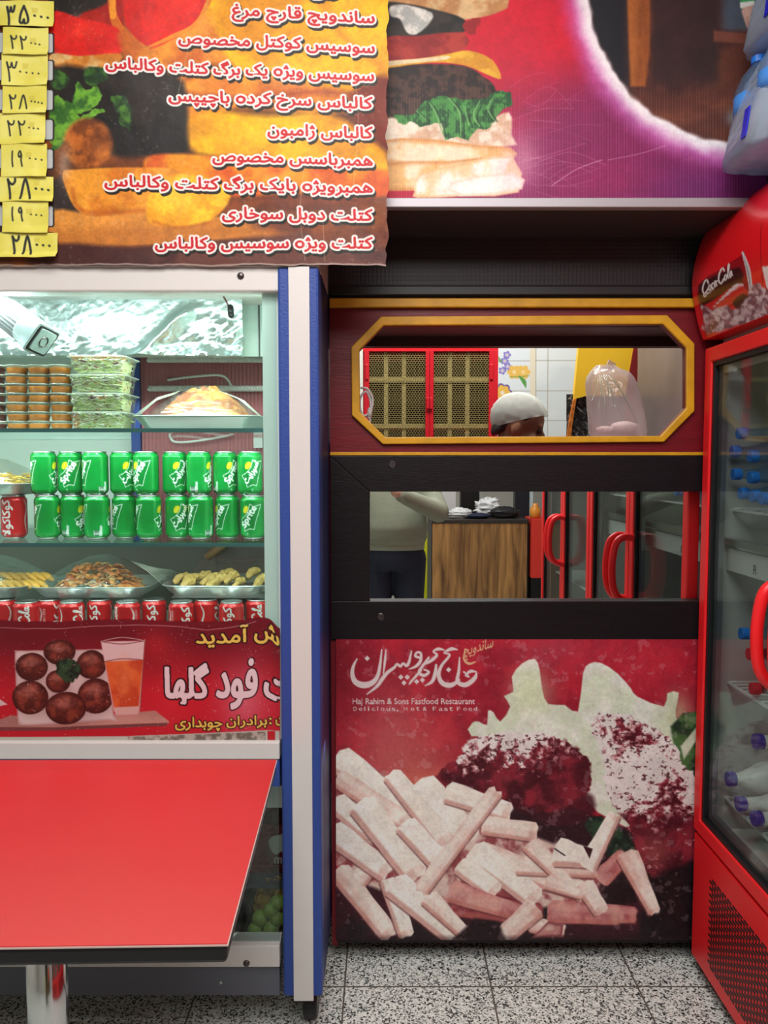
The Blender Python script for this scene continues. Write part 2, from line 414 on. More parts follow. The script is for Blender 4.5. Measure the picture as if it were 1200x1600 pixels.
def gridmesh(name, P, rgb, m, parent=None, gain=1.0, wrap=False, smooth=True):
    """P (h,w,3) points -> one quad mesh carrying its printed colours"""
    h, w = P.shape[:2]; off = np.array(wloc(parent)) if parent is not None else np.zeros(3)
    V = (P - off).reshape(-1, 3).astype(np.float32); idx = np.arange(h * w).reshape(h, w)
    if wrap: idx = np.concatenate([idx, idx[:, :1]], 1)
    Q = np.stack([idx[:-1, :-1], idx[1:, :-1], idx[1:, 1:], idx[:-1, 1:]], -1).reshape(-1, 4); n = len(Q)
    me = bpy.data.meshes.new(name); me.vertices.add(len(V)); me.vertices.foreach_set('co', V.ravel())
    me.loops.add(n * 4); me.loops.foreach_set('vertex_index', Q.ravel().astype(np.int32))
    me.polygons.add(n); me.polygons.foreach_set('loop_start', np.arange(0, n * 4, 4, dtype=np.int32))
    if smooth: me.polygons.foreach_set('use_smooth', np.ones(n, bool))
    me.update(calc_edges=True); me.validate()
    setcol(me, rgb.reshape(-1, 3), gain); me.materials.append(m)
    o = bpy.data.objects.new(name, me); COL.objects.link(o)
    if parent is not None: o.parent = parent
    return o
def plane_pts(cv, Y, dy=None):
    """the canvas laid on the upright plane at depth Y"""
    du = (800 - cv.Y) / F; dx = (cv.X - 600) / F; d1 = CP + du * SP; t = Y / d1
    P = np.stack([dx * t, np.full(t.shape, Y), H + (-SP + du * CP) * t], -1)
    if dy is not None: P[..., 1] += dy
    return P
# ================================================================== STRUCTURE
M = {}
M['white_wall'] = mat('white_wall', (205, 203, 196), 0.7, bump=0.05)
M['dark_red'] = mat('dark_red_paint', (108, 10, 24), 0.42, bump=0.12, bscale=25, stretch=(1, 1, 8), var=0.12)
M['dark_wood'] = mat('black_brown_board', (24, 19, 22), 0.38, spec=.28, bump=0.18, bscale=40, stretch=(1, 6, 14), var=0.15)
M['yellow'] = mat('yellow_moulding_paint', (205, 150, 22), 0.45, bump=0.15, bscale=60, var=0.14, vscale=20)
M['grey_metal'] = mat('grey_rail', (165, 160, 165), 0.4, 0.3, bump=0.03)
M['black'] = mat('black_plastic', (18, 17, 18), 0.4)
M['chrome'] = mat('chrome', (215, 218, 218), 0.12, 1.0)
M['steel'] = mat('brushed_steel', (190, 195, 195), 0.3, 1.0, bump=0.05)
M['dark_metal'] = mat('dark_screw_metal', (95, 88, 88), 0.35, 0.9)
M['cable_white'] = mat('white_cable', (228, 226, 222), 0.4)

def floor_mat():
    m = mat('terrazzo_tiles', (200, 205, 200), 0.28, spec=0.5); nt = m.node_tree; L = nt.links; b = nt.nodes['Principled BSDF']
    tc = nt.nodes.new('ShaderNodeTexCoord'); v = nt.nodes.new('ShaderNodeTexVoronoi'); v.inputs['Scale'].default_value = 230; v.inputs['Randomness'].default_value = 1
    L.new(tc.outputs['Object'], v.inputs['Vector'])
    sp = nt.nodes.new('ShaderNodeSeparateColor'); L.new(v.outputs['Color'], sp.inputs[0])
    r = nt.nodes.new('ShaderNodeValToRGB'); r.color_ramp.interpolation = 'CONSTANT'; e = r.color_ramp.elements
    e[0].position = 0; e[0].color = [float(q) for q in lin((38, 42, 44))] + [1]; e[1].position = 0.17; e[1].color = [float(q) for q in lin((128, 133, 130))] + [1]
    for p, c in ((0.33, (222, 226, 220)), (0.62, (200, 206, 200)), (0.85, (238, 240, 234))):
        x = e.new(p); x.color = [float(q) for q in lin(c)] + [1]
    L.new(sp.outputs[0], r.inputs[0])
    a0 = atZ(768, 1541, 0); T = 0.405
    mp = nt.nodes.new('ShaderNodeMapping'); mp.inputs['Location'].default_value = (-a0.x % T + 0.0015, -a0.y % T + 0.0015, 0); L.new(tc.outputs['Object'], mp.inputs['Vector'])
    br = nt.nodes.new('ShaderNodeTexBrick'); br.offset = 0; br.inputs['Scale'].default_value = 1; br.inputs['Brick Width'].default_value = T; br.inputs['Row Height'].default_value = T
    br.inputs['Mortar Size'].default_value = 0.0025; br.inputs['Mortar Smooth'].default_value = 0.1
    L.new(mp.outputs[0], br.inputs['Vector'])
    mx = nt.nodes.new('ShaderNodeMix'); mx.data_type = 'RGBA'; L.new(br.outputs['Fac'], mx.inputs[0]); L.new(r.outputs[0], mx.inputs[6]); mx.inputs[7].default_value = [float(q) for q in lin((95, 88, 80))] + [1]
    L.new(mx.outputs[2], b.inputs['Base Color'])
    return m
struct(MB().box(-2.8, 2.4, -3.4, 4.5, -0.05, 0).build('floor', floor_mat()))
struct(MB().box(-2.8, 2.4, -3.4, 4.5, 3.0, 3.05).build('ceiling', M['white_wall']))
struct(MB().box(-2.85, -2.8, -3.4, 4.5, 0, 3.0).build('wall_left', M['white_wall']))
struct(MB().box(2.4, 2.45, -3.4, 4.5, 0, 3.0).build('wall_right', M['white_wall']))
struct(MB().box(-2.8, 2.4, -3.45, -3.4, 0, 3.0).build('wall_rear', M['white_wall']))

# ---- front partition between the shop and the kitchen
PY = 2.15
def zP(py, Y=PY): return at(600, py, Y).z
def xP(px, py=800, Y=PY): return at(px, py, Y).x
XL, XR = -0.150, 2.4
zt, zb = zP(470), zP(712)
octo = [(185, 108), (1045, 104), (1127, 190), (1127, 392), (1035, 485), (190, 492), (97, 405), (95, 200)]
octi = [(192, 135), (1033, 131), (1103, 203), (1103, 383), (1025, 467), (197, 471), (121, 395), (119, 210)]
T1 = lambda p: (500 + p[0] / 1.935, 440 + p[1] / 1.935)
oi = [at(*T1(p), PY) for p in octi]; oo = [at(*T1(p), PY) for p in octo]
mb = MB(); bm = mb.bm
rect = [Vector((oi[0].x, PY, zt)), Vector((oi[1].x, PY, zt)), Vector((0.93, PY, oi[2].z)), Vector((0.93, PY, oi[3].z)), Vector((oi[4].x, PY, zb)), Vector((oi[5].x, PY, zb)), Vector((XL, PY, oi[6].z)), Vector((XL, PY, oi[7].z))]
mb.ring(rect, oi, (0, 0.018, 0))
for i, c in ((1, (0.93, zt)), (3, (0.93, zb)), (5, (XL, zb)), (7, (XL, zt))):
    mb.prism([rect[i], Vector((c[0], PY, c[1])), rect[(i + 1) % 8]], (0, 0.018, 0))
mb.box(0.93, XR, PY, PY + 0.055, zb, zt)
struct(mb.build('wall_front', M['dark_red']))
mb = MB(); mb.ring([p + Vector((0, -0.014, 0)) for p in oo], [p + Vector((0, -0.014, 0)) for p in oi], (0, 0.0135, 0))
struct(mb.build('window_1', M['yellow'], bevel=0.003))
# mouldings
struct(MB().box(XL, XR, PY - 0.018, PY, zP(482), zP(468)).build('trim_1', M['yellow'], bevel=0.003))
struct(MB().box(XL, XR, PY - 0.010, PY, zP(711.5), zP(706.5)).build('trim_2', M['yellow'], bevel=0.001))
# lintel above: dark boards up to the ceiling
def dotted():
    m = mat('dark_dotted_panel', (33, 27, 31), 0.45); nt = m.node_tree; b = nt.nodes['Principled BSDF']
    tc = nt.nodes.new('ShaderNodeTexCoord'); v = nt.nodes.new('ShaderNodeTexVoronoi'); v.inputs['Scale'].default_value = 90; v.inputs['Randomness'].default_value = 0
    nt.links.new(tc.outputs['Object'], v.inputs['Vector']); bp = nt.nodes.new('ShaderNodeBump'); bp.inputs['Strength'].default_value = 0.35; bp.inputs['Distance'].default_value = 0.003
    nt.links.new(v.outputs['Distance'], bp.inputs['Height']); nt.links.new(bp.outputs['Normal'], b.inputs['Normal']); return m
struct(MB().box(XL, XR, PY, PY + 0.055, zP(447), 3.0).build('wall_header', dotted()))
struct(MB().box(XL, XR, PY - 0.012, PY + 0.055, zP(470) + 0.012, zP(447)).build('trim_3', M['black'], bevel=0.004))
struct(MB().box(XL, XR, PY + 0.02, PY + 0.055, zt, zP(470) + 0.012).build('trim_4', M['white_wall']))
# lower core behind the mirror and print
struct(MB().box(XL, XR, PY + 0.03, PY + 0.055, 0.13, zb).build('wall_core', M['dark_wood']))
struct(MB().box(XL + 0.01, XR, PY + 0.34, PY + 0.36, 0, 0.13).build('baseboard_front', M['black']))
struct(MB().box(XL, XR, PY + 0.055, PY + 0.36, 0.13, 0.15).build('trim_5', M['dark_wood']))
a = at(513, 1005, PY); b = at(527, 1005, PY)
struct(MB().box(XL, b.x, PY - 0.004, PY + 0.03, 0.05, zP(1000)).build('trim_6', M['dark_red']))

# ---- framed mirror
mir = thing('wall_mirror', (xP(810), PY, zP(998)), 'wide wall mirror in a black wooden frame, above the fries print', 'mirror')
MB().box(xP(570), 1.0, PY + 0.012, PY + 0.02, zP(945), zP(762)).build('mirror_glass', mat('mirror_silver', (236, 240, 238), 0.0, 1.0), mir)
a, b_, c, d = at(520, 712, PY), at(578, 768, PY), at(578, 938, PY), at(520, 998, PY)
V = Vector
y0 = PY - 0.012
MB().prism([V((XL, y0, a.z)), V((1.0, y0, a.z)), V((1.0, y0, b_.z)), V((b_.x, y0, b_.z))], (0, 0.024, 0)).build('frame_board', M['dark_wood'], mir, bevel=0.002)
MB().prism([V((XL, y0, a.z - 0.001)), V((b_.x - 0.0008, y0, b_.z)), V((b_.x - 0.0008, y0, c.z)), V((XL, y0, c.z))], (0, 0.024, 0)).build('frame_board', M['dark_wood'], mir, bevel=0.002)
MB().prism([V((XL, y0, c.z - 0.0006)), V((1.0, y0, c.z)), V((1.0, y0, d.z)), V((XL, y0, d.z))], (0, 0.024, 0)).build('frame_board', M['dark_wood'], mir, bevel=0.002)
for px, py in ((613, 726), (595, 964)):
    p = at(px, py, y0)
    MB().lathe([(0.011, 0), (0.011, -0.002), (0.009, -0.0035), (0.005, -0.0035), (0.004, -0.002), (0.0001, -0.002)], p, 20, 'Y').build('screw', M['dark_metal'], mir, smooth=False)
# ================================================================== PRINTS
M['banner'] = vmat('banner_print', 0.5, bump=0.25, bscale=30, spec=.35)
M['sign_print'] = vmat('sign_print', 0.5, bump=0.1, bscale=30, spec=.3)
M['panel_print'] = vmat('panel_print', 0.42, bump=0.3, bscale=260, spec=.35)
M['paper'] = vmat('paper_note', 0.7)
GAIN = 0.80
# ---------------------------------------------------------------- menu banner
C = Canvas(-40, -40, 606, 417, 0.8, (70, 42, 30)); C.T = (0, 0, 1.935)
C.all(mixn((120, 66, 30), (62, 38, 30), 60, 1, .3, .7))
Yl = mixn((232, 182, 30), (205, 140, 28), 70, 2, .3, .7)
Or = mixn((222, 150, 62), (190, 105, 45), 50, 3, .3, .7)
Rd = mixn((214, 48, 38), (190, 38, 34), 60, 4)
DK = mixn((40, 34, 30), (24, 22, 22), 50, 5)
C.poly([(430, -80), (1180, -80), (1180, 230), (1080, 260), (860, 230), (640, 200), (540, 260), (430, 200)], Or, 12, 3)
C.poly([(640, -80), (1180, -80), (1180, 240), (1000, 280), (820, 230), (700, 150), (640, 60)], Yl, 14, 3)
C.poly([(700, 120), (1180, 150), (1180, 270), (960, 290), (760, 250)], Yl, 10, 3)
C.poly([(560, 250), (700, 210), (900, 250), (1050, 290), (1080, 340), (900, 350), (720, 330), (600, 400), (560, 330)], Or, 10, 3)
C.poly([(560, 380), (640, 340), (800, 360), (1000, 350), (1120, 430), (1170, 470), (1160, 545), (960, 520), (800, 480), (600, 470)], Yl, 10, 3)
C.glow(760, 420, 120, 60, (238, 196, 50), .7)
C.glow(860, 230, 70, 40, (235, 200, 110), .6)
C.poly([(1060, 290), (1180, 240), (1180, 450), (1130, 420), (1080, 380)], (110, 45, 30), 12, 3)
C.stroke([(560, 290), (760, 305), (960, 285), (1110, 300)], 16, (135, 62, 32), a=.7, soft=10)
C.stroke([(980, 20), (1040, 120), (1150, 200)], 26, (190, 115, 35), a=.45, soft=12)
C.poly([(160, -60), (340, -60), (330, 20), (300, 70), (200, 60), (160, 30)], DK, 4, 3)
C.poly([(400, -80), (650, -80), (600, 70), (450, 160), (410, 120), (380, 60)], Rd, 4, 3)
C.poly([(240, 60), (330, 20), (345, -60), (370, -60), (380, 70), (370, 150), (330, 120)], (150, 35, 28), 5, 3)
C.stroke([(345, -30), (350, 60), (390, 130), (450, 180)], [26, 24, 40, 50], Or)
C.stroke([(345, -30), (348, 60)], 18, (225, 150, 60))
C.stroke([(650, -40), (600, 75), (520, 120), (445, 155)], [8, 14, 12, 6], (215, 140, 55))
C.poly([(164, 45), (250, 65), (355, 92), (378, 130), (370, 172), (290, 180), (164, 165)], Rd, 3, 4)
C.glow(250, 100, 60, 30, (230, 80, 60), .5)
C.poly([(164, 168), (250, 178), (372, 172), (350, 210), (270, 222), (164, 205)], mixn((214, 182, 132), (190, 120, 50), 40, 6), 3, 3)
C.stroke([(380, 120), (420, 180), (470, 240)], [40, 70, 30], Or, a=.8, soft=8)
C.poly([(164, 210), (330, 225), (470, 215), (560, 260), (570, 400), (560, 470), (440, 480), (300, 470), (240, 400), (164, 360)], DK, 10, 3)
G1 = mixn((110, 162, 62), (52, 92, 40), 14, 7); G2 = mixn((66, 104, 46), (34, 56, 34), 12, 8)
C.poly([(164, 215), (215, 240), (200, 275), (164, 270)], G2, 3, 3)
C.poly([(240, 250), (262, 285), (300, 270), (310, 310), (270, 345), (220, 350), (230, 300)], G1, 2, 3, wob=3)
C.poly([(164, 300), (220, 320), (250, 360), (300, 335), (320, 345), (260, 380), (200, 440), (164, 460)], G1, 2, 3, wob=4)
C.poly([(260, 220), (320, 215), (330, 250), (280, 270)], G2, 3, 3, wob=3)
C.poly([(340, 300), (380, 300), (405, 340), (400, 400), (370, 380), (360, 340)], G2, 2, 3, wob=4); C.poly([(365, 330), (395, 335), (398, 380), (375, 360)], G1, 3, 3, a=.6)
C.ell(272, 440, 74, 76, mixn((176, 104, 50), (110, 62, 32), 22, 9), soft=8)
C.glow(320, 470, 26, 30, (205, 130, 70), .6)
C.poly([(164, 560), (215, 540), (260, 640), (164, 660)], (52, 44, 42), 6, 3)
C.poly([(164, 640), (300, 655), (480, 640), (700, 660), (1180, 630), (1180, 740), (700, 730), (400, 750), (164, 745)], mixn((214, 150, 78), (176, 112, 58), 90, 10, .3, .7, .15, 1), 6, 3)
C.poly([(164, 740), (400, 752), (700, 728), (1180, 700), (1180, 815), (164, 815)], mixn((98, 62, 54), (70, 42, 40), 60, 11), 8, 3)
C.poly([(860, 610), (1180, 570), (1180, 760), (900, 720), (760, 680)], mixn((120, 70, 48), (92, 52, 44), 40, 12), 14, 3, a=.85)
C.poly([(440, 495), (500, 470), (700, 480), (900, 505), (1180, 520), (1180, 600), (900, 590), (700, 600), (480, 560)], mixn((226, 150, 48), (196, 92, 40), 60, 13), 6, 3)
C.stroke([(600, 560), (850, 580), (1120, 555)], 30, (176, 80, 44), a=.6, soft=14)
C.stroke([(640, 640), (860, 610), (1100, 620)], 26, (140, 74, 44), a=.6, soft=14)
C.poly([(195, 528), (240, 518), (440, 512), (540, 520), (560, 560), (470, 640), (290, 656), (240, 640), (210, 590)], mixn((226, 158, 66), (196, 120, 46), 36, 14), 3, 3)
C.stroke([(225, 575), (240, 630), (300, 650), (440, 640)], 12, (160, 86, 42), a=.6, soft=6)
C.poly([(448, 640), (470, 570), (540, 530), (640, 545), (700, 600), (640, 670), (540, 690), (460, 680)], mixn((246, 196, 66), (226, 158, 48), 30, 15), 4, 3)
C.glow(545, 610, 60, 50, (252, 216, 90), .7)
C.stroke([(470, 675), (540, 692), (640, 675)], 8, (170, 96, 40), a=.6, soft=5)
C.glow(200, 500, 22, 60, (226, 205, 190), .5)
photo_grade(C, 1.22, .20)
# price boxes printed down the left side
for ya, yb in ((6, 42), (55, 88), (97, 131), (143, 177), (189, 223), (235, 268), (281, 313), (323, 357), (365, 400)):
    C.T = (0, 0, 1); C.poly([(-40, ya), (85, ya), (88, ya + 3), (88, yb - 3), (85, yb), (-40, yb)], (28, 26, 26)); C.poly([(-40, ya), (84, ya + 1.5), (85.5, ya + 4), (85.5, yb - 4), (84, yb - 2), (-40, yb - 2)], (196, 200, 202))
C.T = (0, 0, 1)
LN = [('ساندویچ مخصوص', 352, 588, -4, .03), ('ساندویچ قارچ مرغ', 364, 585, 41, .06), ('سوسیس کوکتل مخصوص', 281, 585, 87, .055), ('سوسیس ویژه یک برگ کتلت وکالباس', 169, 584, 130, .045), ('کالباس سرخ کرده باچیپس', 266, 582, 173, .04),
      ('کالباس ژامبون', 420, 582, 219, .03), ('همبرباسس مخصوص', 334, 582, 262, .03), ('همبرویژه بایک برگ کتلت وکالباس', 167, 582, 304, .025), ('کتلت دوبل سوخاری', 349, 582, 347, .015), ('کتلت ویژه سوسیس وکالباس', 245, 582, 390, .0)]
for s_, xl, xr, base, sl_ in LN:
    t_ = fa(s_); v_, _ = text_tris(t_); k = 24.5
    y1 = base - v_[:, 1].min() * k; y0_ = base - v_[:, 1].max() * k
    y0_ += 0; wd = xr - xl
    C.text(t_, (xl, y1 - sl_ * wd), (wd, sl_ * wd), (0, y0_ - y1), (204, 22, 34), grow=0.85, outline=(242, 240, 236), ow=2.9, shadow=(30, 26, 20), sh=(2.5, 4.5))
# creases and scuffs of the cloth
for p in ([(545, 60), (560, 180), (552, 300)], [(480, 240), (470, 330), (478, 410)], [(300, 60), (280, 150)], [(505, 340), (508, 410)]):
    C.stroke(p, 1.2, (236, 226, 200), a=.35)
C.all((232, 226, 220), (fbm(C.X, C.Y, 5, 5, 3) > .72) * (fbm(C.X, C.Y, 60, 2, 2) > .6) * .15)
C.all((230, 226, 214), sstep(413.5, 415, C.Y) * .5)
CASE_Y = 1.85
rnd = np.random.RandomState(3)
dy = -0.012 + 0.004 * (fbm(C.X, C.Y, 90, 3) - .5) - 0.006 * sstep(560, 606, C.X) * (0.5 + 0.5 * np.sin(C.Y / 23.)) + 0.002 * np.sin(C.X / 40.)
P = plane_pts(C, CASE_Y, dy)
e = (fbm(C.X, C.Y, 26, 9, 3) - .5) * .02
P[..., 0] += e * sstep(590, 606, C.X); P[..., 2] += e * .5 * sstep(405, 416, C.Y)
menu = gridmesh('menu_banner', P, C.img, M['banner'], gain=.84); centre(menu)
tag(menu, 'printed sandwich menu banner with Persian dish names in red and white over food photos', 'banner')

# ---------------------------------------------------------------- yellow price notes
DG = {'1': [[(.5, 1), (.45, .5), (.55, 0)]], '2': [[(.05, .95), (.25, .8), (.5, .72), (.72, .85), (.75, 1)], [(.05, .98), (.2, .5), (.3, 0)]], '3': [[(.05, .98), (.15, .75), (.33, .72), (.42, .95), (.5, .72), (.68, .72), (.8, 1)], [(.06, .95), (.2, .5), (.28, 0)]],
      '5': [[(.5, 1), (.2, .6), (.1, .2), (.35, .08), (.5, .3), (.6, .08), (.9, .15), (.85, .5), (.5, 1)]], '8': [[(.05, 0), (.5, 1), (.95, 0)]], '9': [[(.65, .75), (.45, 1), (.2, .8), (.35, .6), (.65, .75), (.6, .4), (.75, 0)]]}
NOTES = [(-6, 1, 84, 42, '35', 3, 11, 10, 38, 30), (5, 43, 75.5, 86, '22', 3, 17, 57, 29, 20), (3, 85, 75, 134, '3', 4, 10, 97, 24, 30), (4, 133, 74, 178, '28', 4, 14, 148, 31, 22),
         (-1, 177, 71, 225, '22', 3, 11, 189, 34, 22), (1, 224, 73, 277, '19', 3, 14, 236, 26, 24), (-6, 276, 83, 315, '28', 3, 12, 280, 40, 31), (4, 313, 75.5, 364, '19', 3, 15, 324, 25, 21), (-6, 364, 90, 403, '28', 3, 19, 369, 33, 28)]
DOTS = [(54, 74), (48, 61), (31, 60), (49, 66), (46, 60), (47, 65), (56, 75), (48, 64), (57, 77)]
NM = ['topmost yellow price note reading 35000 at the top left of the menu banner', 'second yellow price note from the top, reading 22000 in thin pen', 'yellow price note reading 30000 under the uppermost 22000 note', 'narrow yellow price note reading 28000 in thin pen, fourth from the top',
      'yellow price note reading 22000, just above the bold 19000 note', 'larger yellow price note reading 19000, in the middle of the column', 'wide yellow price note with bold 28000 between the two 19000 notes', 'yellow price note reading 19000 just above the lowest note', 'lowest yellow price note, bold 28000 with a curled bottom corner']
for i, (xa, ya, xb, yb, dg, nz, tx, ty, tw, th) in enumerate(NOTES):
    N = Canvas(xa, ya, xb, yb, 0.8, (244, 236, 110)); N.all(mixn((248, 242, 128), (236, 226, 92), 30, i, .25, .75))
    n = len(dg); d0, d1 = DOTS[i]; dw = (tw) / n; lw_ = 3.6 if i in (0, 6, 8) else 2.5
    for q, ch in enumerate(dg):
        for st in DG[ch]: N.stroke([(tx + q * dw + u * dw * .82, ty + (1 - v) * th) for u, v in st], lw_, (36, 40, 42), 5)
    for q in range(nz): N.ell(d0 + q * (d1 - d0) / (nz - 1), ty + th * .48 + q * 1.0, lw_ * .62, lw_ * .5, (36, 40, 42), .5)
    N.poly([(tx + tw, ty + 2), (tx + tw + 10, ty + 2), (tx + tw + 9, ty + 10), (tx + tw + 1, ty + 10)], (214, 196, 70), a=.5)
    P = plane_pts(N, CASE_Y - 0.021 - 0.001 * (i % 2)); uu = (N.X - xa) / (xb - xa); vv = (N.Y - ya) / (yb - ya)
    P[..., 1] -= 0.006 * sstep(.72, 1, vv) * (0.4 + uu) * (1.4 if i == 8 else .7) + 0.002 * np.sin(uu * 5 + i)
    P[..., 2] += 0.004 * (fbm(N.X, N.Y, 40, i, 2) - .5)
    o = gridmesh('price_note', P, N.img, M['paper'], gain=GAIN); centre(o)
    o.modifiers.new('thickness', 'SOLIDIFY').thickness = 0.0004
    tag(o, NM[i], 'price note', 'yellow price notes down the menu banner')

# ---------------------------------------------------------------- burger sign
SY = 1.91
C = Canvas(596, -60, 1198, 311, 0.9, (180, 28, 60)); C.T = (600, 0, 2)
X, Y = C.X, C.Y
t = sstep(700, 1000, X + (Y - 100) * .9)[..., None]
C.img = np.array([200, 26, 52]) / 255. * (1 - t) + np.array([128, 34, 88]) / 255. * t
C.glow(560, 120, 170, 130, (212, 26, 50), .8); C.glow(1010, 590, 260, 90, (98, 38, 100), .8); C.glow(700, 560, 150, 60, (150, 40, 92), .6)
cx, cy = 600 + 1135 / 2, -50 / 2
r = np.hypot(X - cx, Y - cy) * 2; rn = r + (fbm(X, Y, 26, 4, 2) - .5) * 24
C.all((208, 120, 196), (1 - sstep(530, 610, rn)) * .8); C.all((252, 246, 252), (1 - sstep(508, 562, rn)))
ins = 1 - sstep(484, 506, rn)
C.all(mixn((92, 52, 42), (64, 36, 34), 50, 3), ins)
C.all((26, 28, 36), ins * (1 - sstep(735, 790, (X - 600) * 2)))
C.all(mixn((110, 62, 46), (86, 46, 40), 30, 6, .3, .7, .3, 1), ins * sstep(270, 320, Y * 2) * sstep(700, 800, (X - 600) * 2))
C.all((72, 88, 104), ins * sstep(1030, 1080, (X - 600) * 2) * (1 - sstep(80, 110, Y * 2)) * .8)
C.all((46, 34, 36), ins * sstep(830, 850, (X - 600) * 2) * (1 - sstep(1030, 1060, (X - 600) * 2)) * (1 - sstep(220, 300, Y * 2)) * .7)
C.poly([(755, -130), (830, -130), (830, 170), (818, 270), (770, 270), (765, 150)], mixn((166, 100, 50), (138, 78, 40), 20, 7, .3, .7, 1, .2), 5)
C.poly([(1030, 95), (1180, 110), (1180, 140), (1030, 130)], (112, 66, 54), 4)
C.poly([(1112, -20), (1180, -20), (1180, 15), (1115, 25)], (78, 160, 96), 3); C.poly([(1112, 8), (1178, 0), (1176, 22), (1114, 26)], (226, 226, 220), 2)
C.poly([(1120, 26), (1170, 20), (1185, 70), (1180, 110), (1160, 100), (1140, 95), (1125, 60)], (202, 164, 150), 3, 3)
for q in range(3): C.stroke([(1135 + q * 14, 55), (1140 + q * 13, 98)], 3, (160, 120, 112))
C.glow(1090, 370, 22, 26, (150, 170, 172), .6)
# burger
C.poly([(-10, -130), (392, -130), (390, 5), (372, 32), (300, 55), (180, 66), (60, 40), (-10, 30)], mixn((222, 190, 142), (190, 140, 92), 24, 1), 3, 3)
C.poly([(-10, 15), (60, 10), (160, 30), (250, 60), (245, 105), (140, 120), (-10, 118)], mixn((52, 46, 42), (30, 28, 28), 20, 2), 3, 3)
C.poly([(20, 20), (70, 15), (150, 40), (140, 75), (100, 108), (70, 100), (50, 60), (20, 50)], mixn((232, 230, 222), (176, 180, 176), 16, 3), 3, 3)
C.poly([(250, 70), (295, 60), (290, 100), (265, 110), (250, 90)], (150, 30, 34), 2, 3, wob=4)
C.poly([(-10, 118), (100, 112), (250, 100), (252, 158), (150, 180), (-10, 192)], mixn((172, 58, 50), (140, 36, 38), 22, 4), 3, 2)
C.poly([(-10, 205), (100, 200), (250, 205), (310, 240), (345, 270), (342, 330), (200, 360), (-10, 380)], mixn((74, 50, 42), (30, 20, 20), 9, 5), 3, 3)
C.poly([(-10, 195), (100, 185), (200, 168), (268, 158), (340, 188), (366, 246), (320, 232), (250, 204), (150, 196), (-10, 214)], mixn((232, 182, 62), (208, 148, 44), 16, 6), 2, 3)
C.poly([(-10, 193), (100, 184), (200, 174), (195, 186), (100, 196), (-10, 208)], (240, 222, 180), 2, 2)
C.poly([(-10, 375), (120, 370), (300, 380), (390, 350), (398, 420), (380, 460), (-10, 450)], mixn((244, 232, 212), (214, 178, 150), 18, 7), 4, 3)
C.poly([(30, 360), (90, 358), (110, 335), (140, 310), (190, 300), (230, 308), (300, 312), (345, 290), (390, 285), (402, 325), (370, 345), (350, 370), (330, 400), (290, 405), (262, 440), (230, 428), (190, 435), (180, 385), (120, 395), (90, 380), (60, 388)], mixn((70, 140, 66), (26, 74, 38), 9, 8), 2, 3, wob=3)
for p in ([(140, 320), (160, 350), (185, 420)], [(200, 305), (235, 350), (240, 425)], [(300, 315), (280, 360), (300, 395)], [(100, 345), (130, 370)], [(250, 330), (265, 390)], [(345, 300), (325, 340), (345, 375)]):
    C.stroke(p, [3, 6, 3], (118, 176, 104), a=.8); C.stroke([(x + 10, y + 6) for x, y in p], [2, 7, 3], (18, 56, 30), a=.7)
Fr = mixn((250, 232, 202), (236, 186, 122), 26, 9, .3, .7)
C.poly([(-10, 440), (140, 435), (300, 455), (395, 462), (400, 500), (200, 515), (-10, 510)], Fr, 3, 2, rim=(206, 140, 80), rimw=10)
C.poly([(-10, 512), (200, 505), (390, 490), (395, 560), (300, 580), (-10, 596)], Fr, 3, 2, rim=(206, 140, 80), rimw=10)
C.poly([(110, 545), (250, 510), (400, 488), (420, 600), (250, 612), (105, 618), (96, 600)], mixn((255, 248, 238), (244, 214, 170), 26, 10), 3, 2, rim=(232, 186, 130), rimw=6)
C.poly([(210, 570), (400, 540), (430, 590), (240, 612)], (255, 250, 244), 4, 2, rim=(240, 214, 190), rimw=6)
C.glow(430, 500, 60, 90, (240, 190, 205), .5)
photo_grade(C, 1.1, .13)
rr = random.Random(5)
for q in range(26):
    x0_ = rr.uniform(390, 520); y0_ = rr.uniform(260, 600); L_ = rr.uniform(80, 260); C.stroke([(x0_, y0_), (x0_ + L_ * .5, y0_ - rr.uniform(-20, 40)), (x0_ + L_, y0_ + rr.uniform(-70, 30))], 2, (240, 180, 205), a=rr.uniform(.1, .3))
C.stroke([(525, 580), (600, 530), (680, 500)], 3, (240, 190, 210), a=.5); C.stroke([(700, 500), (800, 480), (880, 455)], 3, (230, 170, 200), a=.4)
C.all((255, 250, 250), (np.sin(X * 2 * np.pi / 4.2) > .55) * .10 * sstep(150, 420, Y * 2))  # faint pale stripes paint in a reflection of ribbed vertical lines
sign = thing('lightbox_sign', (0.5, SY + 0.1, at(700, 325, SY).z), 'large purple red sign with a burger photo above the serving hatch', 'sign')
xl_ = -0.118; zlo = at(700, 310, SY).z
gridmesh('sign_print', plane_pts(C, SY), C.img, M['sign_print'], sign, gain=.85)
top_z = at(700, -60, SY).z
MB().box(at(596, 200, SY).x, 0.955, SY + 0.002, PY - 0.001, zlo, top_z).build('sign_box', mat('dark_brown_soffit', (66, 56, 58), 0.5), sign)
MB().box(at(596, 310, SY).x, 0.93, SY - 0.006, SY + 0.02, at(700, 325, SY).z, zlo).build('bottom_rail', M['grey_metal'], sign, bevel=0.002)
MB().box(at(596, 310, SY).x, 0.88, SY + 0.02, PY - 0.001, at(700, 325, SY).z, zlo).build('soffit', mat('dark_soffit', (62, 52, 55), 0.5, bump=0.05), sign)

